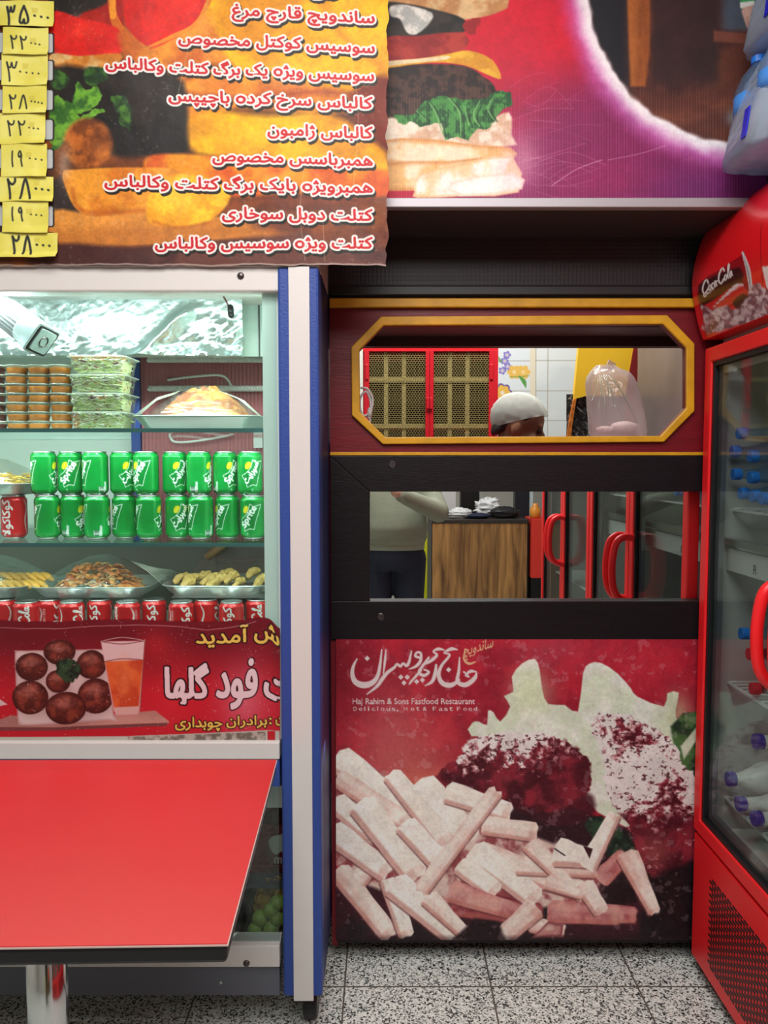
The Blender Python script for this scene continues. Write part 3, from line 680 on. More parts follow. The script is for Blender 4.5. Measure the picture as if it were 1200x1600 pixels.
# ---------------------------------------------------------------- fries and kebab print
C = Canvas(525, 999, 1108, 1469, 0.9, (150, 26, 44)); C.T = (500, 980, 1.935); X, Y = C.X, C.Y
C.all(mixn((178, 30, 50), (150, 24, 44), 40, 1))
C.glow(250, 460, 170, 200, (206, 110, 100), .7); C.glow(220, 330, 90, 150, (196, 92, 96), .5); C.glow(330, 490, 90, 60, (222, 120, 90), .7); C.glow(950, 120, 160, 100, (196, 44, 62), .7); C.glow(700, 60, 130, 60, (190, 70, 86), .5); C.glow(60, 100, 60, 200, (118, 20, 36), .7)
WH = mixn((232, 232, 222), (214, 222, 198), 30, 2)
C.poly([(380, 560), (600, 480), (800, 560), (960, 620), (1140, 560), (1140, 950), (20, 950), (20, 780), (200, 700)], mixn((34, 20, 26), (58, 20, 32), 50, 3), 6)
# lettuce and bread, bleached
C.poly([(458, 330), (460, 290), (480, 285), (505, 295), (508, 252), (525, 258), (545, 285), (575, 240), (556, 208), (585, 195), (580, 150), (610, 110), (650, 96), (664, 130), (672, 190), (690, 232), (740, 235), (780, 255), (795, 140), (815, 110), (850, 108), (900, 140), (940, 185), (960, 210), (1040, 240), (1050, 200), (1085, 198), (1075, 250), (1085, 285), (1140, 260), (1140, 420), (1000, 600), (840, 560), (640, 350)], WH, 2, 2)
C.glow(640, 200, 60, 70, (214, 220, 176), .6); C.glow(1085, 260, 40, 60, (196, 208, 160), .6)
C.poly([(1060, 300), (1140, 255), (1140, 450), (1110, 455), (1085, 390)], mixn((74, 110, 62), (30, 52, 34), 20, 4), 4, 2)
C.poly([(1090, 360), (1140, 300), (1140, 340), (1100, 400)], (206, 216, 190), 3)
# kebab, left piece
def meat(lo, hi, sc, seed, hot=(236, 226, 224)):
    base = mixn((128, 26, 42), (70, 14, 24), sc * 3, seed)
    def f(Xx, Yy):
        c = base(Xx, Yy); n = fbm(Xx, Yy * 1.5, sc, seed + 1, 5); t_ = sstep(lo, hi, n)[..., None]; c = c * (1 - t_) + np.array(hot) / 255. * t_
        d_ = sstep(.62, .70, fbm(Xx, Yy, sc * .5, seed + 4, 4))[..., None]; return c * (1 - d_ * .75)
    return f
def meat2(wf, seed):
    def f(Xx, Yy):
        zx = (Xx - 500) * 1.935; zy = (Yy - 980) * 1.935; w_ = np.clip(wf(zx, zy), 0, 1); n = fbm(Xx, Yy * 1.25, 9, seed, 5); n2 = fbm(Xx, Yy, 22, seed + 2, 3); n3 = fbm(Xx, Yy * 1.3, 4.5, seed + 4, 2)
        a_ = mixn((136, 34, 50), (72, 14, 26), 26, seed + 5)(Xx, Yy); mid = np.array([196, 128, 134]) / 255.; wh = np.array([234, 224, 222]) / 255.
        v_ = (w_ - .5) * 1.5 + (n - .5) * 1.5 + (n2 - .5) * .5; t1 = sstep(-.20, .10, v_)[..., None]; t2 = sstep(.02, .26, v_)[..., None]
        c = a_ * (1 - t1) + mid * t1; c = c * (1 - t2) + wh * t2; d_ = (sstep(.60, .68, n3) * sstep(-.35, .0, v_) * (1 - sstep(.35, .6, v_)))[..., None]
        return c * (1 - d_ * .8) + np.array([70, 14, 26]) / 255. * d_ * .8
    return f
C.poly([(330, 480), (360, 440), (420, 390), (440, 350), (500, 325), (600, 318), (700, 330), (760, 350), (810, 400), (820, 450), (800, 520), (700, 560), (600, 545), (500, 500), (400, 500)], meat2(lambda x, y: .92 - (y - 325) / 190. - .25 * np.exp(-((x - 740) / 70.) ** 2) - .12 * np.exp(-((x - 520) / 40.) ** 2), 2), 3, 3, wob=5)
C.poly([(500, 520), (560, 530), (700, 560), (810, 500), (830, 560), (760, 600), (640, 580)], (62, 16, 26), 8, 3, a=.85)
C.glow(745, 480, 50, 60, (116, 24, 40), .5)
C.poly([(560, 540), (700, 600), (850, 600), (840, 660), (760, 690), (640, 640)], (44, 16, 26), 6, 3)
# kebab, right piece
C.poly([(820, 280), (900, 260), (980, 290), (1060, 340), (1100, 420), (1140, 460), (1140, 700), (1100, 770), (1010, 760), (960, 690), (930, 600), (890, 540), (860, 480), (850, 380)], meat2(lambda x, y: .88 - sstep(470, 640, y) * .62 - .45 * np.exp(-((x - 960) / 90.) ** 2 - ((y - 320) / 60.) ** 2) - .4 * np.exp(-((x - 1060) / 50.) ** 2 - ((y - 490) / 50.) ** 2), 6), 3, 3, wob=5)
C.glow(1015, 680, 50, 60, (178, 92, 92), .6); C.glow(1070, 590, 50, 26, (60, 14, 26), .7); C.glow(1100, 750, 60, 40, (34, 14, 22), .8)
C.poly([(800, 600), (850, 570), (940, 640), (940, 690), (880, 700)], mixn((44, 70, 48), (20, 34, 28), 14, 3), 4, 2)
C.poly([(1000, 760), (1140, 700), (1140, 950), (960, 950), (980, 840)], (24, 14, 20), 10)
C.poly([(50, 390), (250, 480), (420, 540), (640, 630), (800, 700), (840, 800), (660, 850), (450, 860), (330, 900), (200, 800), (50, 720)], mixn((226, 200, 188), (150, 70, 76), 26, 5, .35, .6), 6, 3)
# fries
def fry(a_, b_, w0, w1, tone=0, edge=(178, 92, 92)):
    a_ = np.array(a_, float); b_ = np.array(b_, float); d_ = (b_ - a_) / np.linalg.norm(b_ - a_); n_ = np.array([-d_[1], d_[0]])
    cols = [((252, 249, 242), (243, 234, 222)), ((246, 232, 222), (230, 196, 184)), ((222, 166, 156), (170, 84, 90)), ((180, 86, 92), (124, 40, 52))][tone]
    pts = [a_ + n_ * w0 / 2, a_ + n_ * w0 * .1 - d_ * w0 * .18, a_ - n_ * w0 / 2, (a_ + b_) / 2 - n_ * (w0 + w1) / 4.2, b_ - n_ * w1 / 2, b_ + d_ * w1 * .1, b_ + n_ * w1 / 2, (a_ + b_) / 2 + n_ * (w0 + w1) / 4.1]
    C.poly(pts, mixn(cols[0], cols[1], 34, int(a_[0]) % 11, .3, .75), 1.6, 2)
    if n_[1] < 0: n_ = -n_
    C.stroke([a_ + n_ * w0 * .42, (a_ + b_) / 2 + n_ * (w0 + w1) * .205, b_ + n_ * w1 * .42], max(w0, w1) * .22, (190, 112, 100), a=.55, soft=4)
    C.stroke([a_ + n_ * w0 * .52, (a_ + b_) / 2 + n_ * (w0 + w1) * .26, b_ + n_ * w1 * .52], 4, (70, 24, 34), a=.55, soft=2)
    C.ell(b_[0] - d_[0] * w1 * .1, b_[1] - d_[1] * w1 * .1, w1 * .2, w1 * .45, (212, 150, 136), math.atan2(d_[1], d_[0]), 4, .45)
    C.stroke([a_ - n_ * w0 * .2, (a_ + b_) / 2 - n_ * w0 * .2, b_ - n_ * w1 * .2], max(w0, w1) * .3, (250, 244, 234) if tone < 2 else cols[0], a=.55, soft=5)
for f_ in [((420, 830), (660, 870), 90, 70, 3), ((640, 900), (735, 915), 50, 46, 1), ((760, 860), (950, 870), 70, 50, 2), ((850, 760), (920, 690), 60, 50, 2), ((930, 690), (1010, 860), 70, 40, 1), ((60, 740), (210, 930), 70, 60, 1), ((120, 760), (160, 720), 60, 40, 1),
           ((700, 860), (900, 870), 70, 60, 2), ((480, 690), (800, 800), 90, 60, 1), ((60, 400), (270, 560), 90, 70, 0), ((60, 460), (260, 590), 60, 60, 1), ((50, 530), (150, 620), 70, 60, 0), ((40, 620), (200, 740), 80, 70, 0), ((130, 540), (290, 750), 90, 80, 0), ((300, 490), (450, 640), 120, 90, 0),
           ((220, 450), (380, 650), 60, 70, 0), ((260, 600), (370, 720), 70, 70, 0), ((390, 500), (570, 560), 70, 60, 0), ((500, 600), (650, 620), 60, 60, 1), ((470, 680), (650, 820), 80, 70, 0), ((430, 720), (530, 800), 70, 60, 0), ((210, 770), (260, 930), 60, 50, 0), ((230, 780), (420, 950), 90, 60, 0), ((330, 820), (440, 930), 60, 40, 1),
           ((600, 720), (830, 740), 60, 40, 1), ((640, 660), (790, 820), 60, 30, 1), ((720, 680), (820, 700), 90, 60, 0), ((810, 720), (890, 570), 60, 40, 0), ((800, 780), (850, 860), 60, 50, 1), ((400, 800), (620, 870), 70, 50, 2), ((550, 940), (650, 850), 60, 70, 1), ((690, 770), (790, 810), 50, 30, 1), ((310, 790), (530, 500), 50, 48, 1)]:
    fry(*f_)
C.poly([(640, 940), (690, 890), (735, 900), (730, 935)], mixn((216, 180, 170), (190, 130, 126), 20, 2), 3, rim=(120, 40, 52)); C.poly([(400, 945), (470, 880), (540, 890), (560, 945)], (30, 14, 20), 6)
C.stroke([(710, 670), (740, 690)], 4, (30, 20, 24)); C.poly([(795, 660), (825, 670), (815, 700)], (60, 20, 30), 1)
C.poly([(860, 790), (920, 770), (960, 830), (880, 830)], (32, 14, 20), 4, 2)
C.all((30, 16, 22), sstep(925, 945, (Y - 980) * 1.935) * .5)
photo_grade(C, 1.0, .12)
# restaurant name
C.T = (530, 990, 4.0); K = (222, 206, 206)
for p, wd in (([(112, 158), (90, 200), (82, 250), (100, 300), (150, 322), (205, 308), (240, 265), (256, 190), (266, 100)], [8, 18, 26, 34, 40, 34, 24, 18, 8]), ([(292, 100), (286, 170), (276, 250)], [6, 16, 8]),
              ([(452, 108), (436, 178), (420, 200), (400, 186), (382, 204), (362, 190), (344, 212), (300, 245), (268, 285), (235, 330), (172, 380)], [8, 18, 20, 14, 18, 14, 18, 22, 24, 20, 6]),
              ([(500, 150), (476, 140), (486, 118), (510, 124), (508, 170), (480, 204), (436, 222)], [16, 16, 14, 16, 20, 18, 6]), ([(655, 102), (620, 96), (588, 112), (610, 135), (570, 172), (520, 195)], [8, 20, 10, 18, 20, 10]),
              ([(560, 150), (530, 190), (500, 240), (530, 262), (560, 240), (530, 225)], [14, 16, 20, 20, 16, 10]), ([(510, 230), (450, 300), (436, 318)], [16, 14, 6]), ([(606, 196), (600, 250), (580, 300), (536, 326)], [14, 24, 20, 6]),
              ([(738, 100), (700, 96), (656, 120), (690, 135), (640, 200), (622, 260), (646, 310), (700, 322), (750, 290)], [8, 22, 10, 14, 18, 24, 30, 30, 14]), ([(752, 150), (748, 230), (740, 300), (790, 320), (846, 280), (858, 240)], [8, 18, 24, 30, 26, 8]), ([(856, 238), (820, 236), (790, 262), (812, 270), (780, 240)], [8, 20, 10, 8, 12])):
    C.stroke(p, wd, K, soft=.9)
for x, y in ((175, 155), (385, 272), (425, 272), (405, 308), (520, 290), (484, 300), (684, 226)): C.poly([(x - 17, y), (x, y - 17), (x + 17, y), (x, y + 17)], K, 1)
C.T = (0, 0, 1); GD = (222, 176, 136)
C.text(fa('ساندویچ'), (723, 1034), (46, -14), (3, -26), GD, grow=.2)
C.stroke([(727, 1014), (725, 1030), (733, 1037), (743, 1034)], [2, 3, 4, 2], GD)
C.tbox('Haj Rahim & Sons Fastfood Restaurant', 551, 1091, 742, 1103, (228, 220, 220), grow=.4)
for i, ch in enumerate('Delicious,Hot&FastFood'):
    x_ = 552 + [0, 9, 17, 23, 29, 37, 43, 52, 60, 68, 79, 90, 98, 109, 124, 134, 142, 150, 162, 172, 180, 188][i]; C.tbox(ch, x_, 1109 if ch == ',' else 1104.5 if not ch.islower() or ch in 'lidt' else 1106, x_ + (2 if ch in 'li,' else 5.5), 1112 if ch == ',' else 1110.5, (224, 214, 214), grow=.15)
C.all((210, 170, 176), (np.sin(Y * 2.3 + fbm(X, Y, 14, 3) * 6) > .85) * .10); C.all((20, 10, 14), (vnoise(X, Y, 1.6, 3) > .8) * .05)
C.all((226, 200, 200), (fbm(X, Y, 12, 11, 3) > .70) * .2)
tag_p = thing('printed_panel', (xP(806), PY - 0.012, zP(1468)), 'red printed board with white fries and grilled kebab, under the wall mirror', 'poster board')
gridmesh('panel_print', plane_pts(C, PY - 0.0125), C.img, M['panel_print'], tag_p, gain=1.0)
p0 = at(525, 999, PY - 0.0125); p1 = at(1108, 1469, PY - 0.0125)
MB().box(p0.x, p1.x, PY - 0.0115, PY + 0.0295, zP(1469), zP(999)).build('board', M['dark_wood'], tag_p)
# ================================================================== DISPLAY CASE
def cx(px, Y=CASE_Y): return at(px, 800, Y).x
def cz(py, Y=CASE_Y): return at(600, py, Y).z
M['case_white'] = mat('case_white_enamel', (214, 212, 209), 0.35, bump=0.02)
M['liner'] = mat('pale_liner', (214, 224, 216), 0.5)
M['blue'] = mat('blue_enamel', (44, 72, 148), 0.45, bump=0.25, bscale=220)
M['navy'] = mat('navy_side', (32, 44, 92), 0.5)
M['kick'] = mat('grey_kickplate', (98, 102, 112), 0.45, bump=0.04)
M['glass'] = clear('window_glass', (243, 250, 248), 0.02, 0.015, 0.35)
M['shelf_glass'] = clear('shelf_glass', (240, 248, 245), 0.03, 0.02, 0.4)
M['shelf_edge'] = mat('green_glass_edge', (62, 100, 102), 0.15)
M['foil'] = mat('aluminium_foil', (206, 220, 220), 0.30, 1.0, bump=0.55, bscale=55)
M['foil_tray'] = mat('foil_tray_metal', (205, 210, 208), 0.35, 0.85, bump=0.35, bscale=45)
M['wrap'] = clear('cling_film', (246, 246, 243), 0.14, 0.01, 0.22, bump=0.9, bscale=14, haze=0.025, stretch=(1, 1, 5))
M['cup_clear'] = clear('clear_cup_plastic', (246, 246, 240), 0.08, 0.02, 0.40, haze=0.05)
M['lid_clear'] = clear('clear_lid_plastic', (240, 244, 238), 0.12, 0.05, 0.5, haze=0.38, hazecol=(232, 240, 228))
XW = -1.42; XE = cx(500); YB = 2.56
case = thing('display_case', (-0.79, 2.2, 0), 'tall white display case with blue edged corner post and shelves of food', 'display case')
B = lambda: MB()
B().box(XW, XE, CASE_Y, YB, cz(418), 2.45).build('header', M['case_white'], case, bevel=0.003)
tr_ = pbox(-600, 418, 437, 455, CASE_Y, CASE_Y + 0.06).build('top_rail', M['case_white'], case, bevel=0.004)
pbox(-600, 1160, 437, 1187, CASE_Y, CASE_Y + 0.06).build('sill_rail', M['case_white'], case, bevel=0.003)
pbox(-600, 1187, 437, 1229, CASE_Y + 0.004, CASE_Y + 0.06).build('shadow_rail', M['blue'], case)  # blue band stands in for the dark shadow below the sill
br_ = pbox(-600, 1478, 437, 1512, CASE_Y, CASE_Y + 0.06).build('bottom_rail', M['case_white'], case, bevel=0.003)
pbox(-600, 1512, 437, 1555, CASE_Y + 0.01, CASE_Y + 0.05).build('kickplate', M['kick'], case)
for px, py, p_ in ((376, 431, tr_), (385, 1505, br_)):
    q = at(px, py, CASE_Y); MB().lathe([(0.0085, 0), (0.008, -0.002), (0.005, -0.004), (0.0001, -0.0045)], q, 18, 'Y').build('rivet', M['dark_metal'], case, smooth=True)
q = at(345, 1535, CASE_Y + .01); MB().lathe([(0.005, 0), (0.004, -0.002), (0.0001, -0.003)], q, 14, 'Y').build('rivet', M['steel'], case)
x0, x1, x2 = cx(437), cx(454), cx(486)
zb1, zt1 = cz(1555), cz(418)
post = B().box(x0, XE, CASE_Y - 0.006, CASE_Y + 0.07, zb1, zt1).build('corner_post', M['blue'], case, bevel=0.006)
B().box(x1, x2, CASE_Y - 0.010, CASE_Y - 0.005, cz(1560), zt1).build('white_strip', M['case_white'], post, bevel=0.001)
B().box(x2 + 0.02, XE, CASE_Y + 0.07, YB, zb1, zt1).build('side_panel', M['navy'], case)
B().box(x0 - 0.004, x2 + 0.02, CASE_Y + 0.072, YB - 0.02, zb1, zt1).build('side_liner', M['liner'], case)
B().box(cx(413, CASE_Y + .03), x0 + 0.01, CASE_Y + 0.026, CASE_Y + 0.072, cz(1160), zt1).build('door_jamb', mat('pale_jamb', (222, 236, 230), 0.45), case)
B().box(XW, XW + 0.03, CASE_Y, YB, zb1, zt1).build('side_panel', M['case_white'], case)
B().box(XW, XE - 0.01, YB - 0.03, YB, zb1, zt1).build('back_panel', M['liner'], case)
B().box(XW + .03, x0 - .03, CASE_Y + 0.07, YB - 0.03, zb1, cz(1486, 1.96)).build('floor_pan', M['case_white'], case)
pbox(-600, 455, 437, 1160, CASE_Y + 0.018, CASE_Y + 0.022).build('glass_pane', M['glass'], case)
pbox(-600, 1229, 437, 1478, CASE_Y + 0.018, CASE_Y + 0.022).build('glass_pane', M['glass'], case)
for X_, Y_ in ((-0.19, 1.93), (-0.19, 2.47), (-1.34, 1.93), (-1.34, 2.47)):
    c_ = B().lathe([(0.045, -0.018), (0.05, -0.008), (0.05, 0.008), (0.045, 0.018)], (X_, Y_, 0.05), 28, 'X').build('caster', M['black'], case, bevel=0.003)
    B().box(X_ - .035, X_ + .035, Y_ - .03, Y_ + .03, 0.105, zb1).build('caster_fork', M['dark_metal'], c_)
    B().box(X_ - .032, X_ - .022, Y_ - .012, Y_ + .012, 0.04, 0.107).build('caster_fork', M['dark_metal'], c_)
# compartments and shelves
YD = 2.05
Z1 = cz(672.5, YD); Z2 = cz(840.5, YD); Z3 = cz(1003, YD)
xr_ = x0 - 0.004
for z_, nm in ((Z1, 'shelf'), (Z2, 'shelf')):
    s_ = B().box(XW + .03, xr_, 1.925, YB - .04, z_ - 0.010, z_ - 0.0005).build(nm, M['shelf_glass'], case)
    B().box(XW + .03, xr_, 1.921, 1.925, z_ - 0.0105, z_ - 0.0005).build('front_edge', M['shelf_edge'], s_)
B().box(XW + .03, xr_, CASE_Y + .07, YB - .03, Z3 - .03, Z3 - 0.0005).build('compartment_floor', M['liner'], case)
B().box(XW + .03, xr_, YB - .05, YB - .031, Z3, Z2 - .012).build('lower_back_shade', mat('grey_back_shade', (112, 112, 104), .6), case)  # dark grey sheet puts the dimness behind the trays into colour
B().box(XW + .03, xr_, CASE_Y + .07, YB - .03, cz(1225) - .0, Z3 - .03).build('machine_box', M['kick'], case)
# sliding back door with ribbed red sheet
def ribbed():
    m = mat('ribbed_red_sheet', (168, 92, 98), 0.35); nt = m.node_tree; b = nt.nodes['Principled BSDF']
    tc = nt.nodes.new('ShaderNodeTexCoord'); wv = nt.nodes.new('ShaderNodeTexWave'); wv.inputs['Scale'].default_value = 26; wv.inputs['Distortion'].default_value = 0.3
    nt.links.new(tc.outputs['Object'], wv.inputs['Vector']); bp = nt.nodes.new('ShaderNodeBump'); bp.inputs['Strength'].default_value = 0.5; bp.inputs['Distance'].default_value = 0.004
    nt.links.new(wv.outputs['Fac'], bp.inputs['Height']); nt.links.new(bp.outputs['Normal'], b.inputs['Normal']); return m
YR = 2.46
d_ = B().box(cx(224, YR), cx(418, YR), YR, YR + .012, cz(846, YR), cz(556, YR)).build('sliding_door', ribbed(), case)
B().box(cx(209, YR), cx(223, YR), YR - .01, YR + .02, cz(846, YR), cz(470, YR)).build('door_stile', M['blue'], d_)
for py in (562, 607):
    n = 140; xa, xb = cx(236, YR - .02), cx(418, YR - .02); zc = cz(py, YR - .02); mb = B()
    for ph in (0, math.pi):
        mb.tube([(xa + (xb - xa) * i / n, YR - .02 + .005 * math.cos(i * .9 + ph), zc + .005 * math.sin(i * .9 + ph)) for i in range(n + 1)], 0.0055, 6)
    mb.build('twisted_cord', M['cable_white'], d_, smooth=True)
hp = [(262, 594), (290, 590), (335, 586), (352, 590), (362, 604)]
B().tube([at(x, y, YR - .015) for x, y in spline(hp, False, 6)], 0.004, 8).build('white_hose', M['cable_white'], d_, smooth=True)
hp = [(264, 678), (272, 690), (300, 690), (340, 684), (366, 678)]
B().tube([at(x, y, YR - .015) for x, y in spline(hp, False, 6)], 0.004, 8).build('white_hose', M['cable_white'], d_, smooth=True)
B().box(cx(398, YR - .01), cx(412, YR - .01), YR - .02, YR, cz(700, YR), cz(684, YR)).build('door_latch', M['case_white'], d_)
# foil covered lamp box across the top
YF = 2.20
C = Canvas(-560, 452, 378, 557, 2.0, (220, 230, 230)); X, Y = C.X, C.Y
cr = np.abs(fbm(X, Y, 46, 2, 4) - .5) * 2; ridge = np.abs(fbm(X + Y * 1.1, Y, 30, 6, 3) - .5) * 2
am = .25 + .9 * sstep(250, 330, X) * sstep(470, 520, Y) + .5 * sstep(515, 545, Y)
dy = am * (0.016 * cr + 0.014 * ridge) - 0.03 * sstep(535, 557, Y) * fbm(X, Y, 20, 3) - 0.035 * np.exp(-((X - 225 - (556 - Y) * 1.0) / 16) ** 2) * sstep(470, 500, Y)
P = plane_pts(C, YF, dy)
B().box(XW + .03, cx(378, YF + .04) + .002, YF + .04, YF + .075, cz(556, YF) + .006, cz(455)).build('lamp_box', M['liner'], case)
gridmesh('foil_lining', P, C.img, M['foil'], case, smooth=False)
B().box(XW + .03, XE - .03, YF + .08, YF + .09, cz(557, YF + .08), zt1).build('upper_back', mat('upper_back_panel', (186, 206, 196), 0.5), case)
B().box(cx(406.5, YF + .075), cx(408.5, YF + .075), YF + .075, YF + .081, cz(557, YF + .08), zt1).build('panel_joint', M['black'], case)
B().tube([at(x, y, 2.12) for x, y in ((344, 455), (352, 468), (358, 480), (361, 490))], 0.0025, 8).build('lamp_wire', mat('brown_wire', (90, 40, 36), .4), case)
B().cap(at(360, 480, 2.12), at(361, 492, 2.12), 0.008, 0.009).build('wire_plug', M['black'], case, smooth=True)
tube = B().cyl((XW + .05, 1.935, cz(436)), (x0 - .05, 1.935, cz(436)), 0.013).build('lamp_tube', mat('lit_tube', (235, 255, 250), .3, emit=4.0), case, smooth=True)

# ---------------------------------------------------------------- round spotlight hanging at the left
YL = 2.0
pA, pB = at(-14, 470, YL), at(66, 533, YL - .05); ax = (pB - pA).normalized(); L_ = (pB - pA).length
lamp = thing('spotlight', tuple(pA), 'silver ribbed spotlight tilted down in the upper left of the display case', 'lamp')
e1 = ax.cross(V((0, 1, 0))).normalized(); e2 = ax.cross(e1)
def axring(c, r, n=28, sq=0.0):
    out = []
    for k in range(n):
        a_ = 2 * math.pi * k / n + math.pi / 4; q = r
        if sq: q = r * (1 - sq + sq * min(1 / max(abs(math.cos(a_)), abs(math.sin(a_)), 1e-6), 1.36))
        out.append(c + e1 * math.cos(a_) * q + e2 * math.sin(a_) * q)
    return out
def loft(mb, rings, caps=True):
    R = [[mb.bm.verts.new(p) for p in r] for r in rings]; n = len(R[0])
    for A, Bq in zip(R, R[1:]):
        for k in range(n): mb.bm.faces.new((A[k], A[(k + 1) % n], Bq[(k + 1) % n], Bq[k]))
    if caps: mb.bm.faces.new(R[0][::-1]); mb.bm.faces.new(R[-1])
    return mb
mb = B(); rl = []
for k in range(0, 97):
    a_ = 2 * math.pi * k / 96
rings = []
for t_ in (0.0, 0.02, 0.70):
    ring = []
    for k in range(96):
        a_ = 2 * math.pi * k / 96; rib = 0.0012 if (k % 4 < 2 and math.sin(a_ * 1) * 1 > -1.1) else 0
        ring.append(pA + ax * (L_ * t_) + e1 * math.cos(a_) * (0.040 - rib) + e2 * math.sin(a_) * (0.040 - rib))
    rings.append(ring)
loft(mb, rings).build('lamp_body', mat('silver_lamp', (120, 124, 127), .4, .3), lamp)
loft(B(), [axring(pA + ax * L_ * .70, .041, 48), axring(pA + ax * L_ * .86, .041, 48, .5), axring(pA + ax * L_ * 1.0, .041, 48, 1.0)]).build('lamp_head', mat('grey_lamp_head', (158, 172, 174), .4, .3), lamp, bevel=0.002)
fp = loft(B(), [axring(pB, .036, 48, 1.0), axring(pB + ax * .003, .035, 48, 1.0)]).build('front_plate', M['black'], lamp)
loft(B(), [axring(pB + ax * .003, .031, 48, .9), axring(pB + ax * .005, .030, 48, .9)]).build('lens_plate', mat('lens_plate', (150, 168, 168), .25, .4), fp)
B().tube([pB + ax * .0055 + e1 * math.cos(a_) * .013 + e2 * math.sin(a_) * .013 for a_ in [k * math.pi / 12 for k in range(24)]], .0016, 6, True).build('lens_ring', M['dark_metal'], fp)
B().cyl(pA + ax * .005, pA - ax * .05, .026).build('lamp_neck', mat('neck_grey', (170, 185, 185), .4, .3), lamp, smooth=True)
B().tube([pA - ax * .04, pA - ax * .06 + V((0, 0, .05)), V((pA.x - .09, YL, zt1 + .02))], .006, 8).build('bracket', M['steel'], lamp, smooth=True)
B().tube([tuple(p) for p in [pA + V((.0, .04, -.03)), at(10, 512, 2.06), at(40, 535, 2.05), at(60, 552, 2.03)]], .003, 8).build('cable', M['cable_white'], lamp, smooth=True)
p0, p1 = at(46, 500, 2.13), at(56, 452, 2.13)

# ---------------------------------------------------------------- loose food pieces
def strips(name, items, m, parent=None, gain=1.0):
    Vv, Fc, Cc = [], [], []
    for pts, w_, t_, col in items:
        pts = [np.array(p, float) for p in pts]; n = len(pts); b0 = len(Vv)
        for i in range(n):
            tg = pts[min(i + 1, n - 1)] - pts[max(i - 1, 0)]; tg = tg / (np.linalg.norm(tg) + 1e-9)
            s_ = np.cross(tg, (0.2, 0.3, 0.93)); s_ = s_ / (np.linalg.norm(s_) + 1e-9); u_ = np.cross(s_, tg)
            k = 1.0 if 0 < i < n - 1 else .7
            for a_, b_ in ((-1, -1), (1, -1), (1, 1), (-1, 1)): Vv.append(pts[i] + s_ * a_ * w_ * .5 * k + u_ * b_ * t_ * .5 * k); Cc.append(np.array(col) / 255. * (1 - .12 * (b_ < 0)))
        for i in range(n - 1):
            for k in range(4):
                a0 = b0 + i * 4 + k; a1 = b0 + i * 4 + (k + 1) % 4; Fc.append((a0, a1, a1 + 4, a0 + 4))
        Fc.append((b0, b0 + 3, b0 + 2, b0 + 1)); e_ = b0 + (n - 1) * 4; Fc.append((e_, e_ + 1, e_ + 2, e_ + 3))
    off = np.array(wloc(parent)) if parent is not None else np.zeros(3)
    me = bpy.data.meshes.new(name); me.from_pydata([tuple(v - off) for v in Vv], [], Fc); setcol(me, np.array(Cc), gain); me.materials.append(m)
    for p in me.polygons: p.use_smooth = True
    o = bpy.data.objects.new(name, me); COL.objects.link(o)
    if parent is not None: o.parent = parent
    return o
M['lettuce'] = mat('shredded_lettuce', (226, 238, 192), .5, var=.12, vscale=60)
M['food'] = vmat('food', 0.45, bump=0.2, bscale=120); M['food_wet'] = vmat('food_glossy', 0.3, coat=0.2)
rnd = random.Random(11)
def rrect(cx_, cy_, z, hx, hy, r, n=6):
    out = []
    for qx, qy, a0 in ((1, 1, 0), (-1, 1, 90), (-1, -1, 180), (1, -1, 270)):
        for k in range(n + 1):
            a_ = math.radians(a0 + 90 * k / n); out.append(V((cx_ + qx * (hx - r) + r * math.cos(a_), cy_ + qy * (hy - r) + r * math.sin(a_), z)))
    return out
# sauce cups, four stacks of seven
HC = (cz(571, YD) - Z1) / 7
def make_cup(loc, label, saucecol, white=False):
    t = thing('sauce_cup', loc, label, 'sauce cup', 'sauce cups stacked on the upper shelf')
    x, y, z = loc
    B().lathe([(0.0245, 0.0), (0.0285, HC * .86), (0.0292, HC * .9)], (x, y, z), 28).build('cup', M['cup_clear'], t, smooth=True)
    B().lathe([(0.0238, 0.0008), (0.0268, HC * .60), (0.0268, HC * .68), (0.02, HC * .70)], (x, y, z), 24).build('sauce', saucecol, t, smooth=True)
    B().lathe([(0.0302, HC * .86), (0.0306, HC * .90), (0.0302, HC * .97), (0.0275, HC * .985)], (x, y, z), 28).build('lid', mat('white_lid', (232, 238, 232), .4) if white else M['lid_clear'], t, smooth=True)
    return t
orange = mat('orange_sauce', (226, 138, 30), .35, var=.15, vscale=60); redsauce = mat('red_sauce', (120, 34, 30), .3, var=.1)
RN = ['bottom one', 'second up', 'third up', 'fourth up', 'fifth up', 'sixth up', 'topmost']
SN = ['stack beside the red sauce cups', 'middle orange stack', 'stack beside the salad boxes']
proto = None
for c_, px in enumerate((33, 67, 101)):
    for k in range(7):
        loc = (cx(px + rnd.uniform(-.8, .8), YD), YD + rnd.uniform(-.003, .003), Z1 + HC * k)
        lb = 'cup of orange sauce, %s in the %s' % (RN[k], SN[c_])
        if proto is None: proto = make_cup(loc, lb, orange)
        else: copy_tree(proto, loc, rnd.uniform(0, 6), lb)
protor = None
for k in range(7):
    loc = (cx(-2 + rnd.uniform(-.6, .6), YD), YD, Z1 + HC * k); lb = 'white lidded cup of dark red sauce, %s in the leftmost stack' % RN[k]
    if protor is None: protor = make_cup(loc, lb, redsauce, True)
    else: copy_tree(protor, loc, 0, lb)
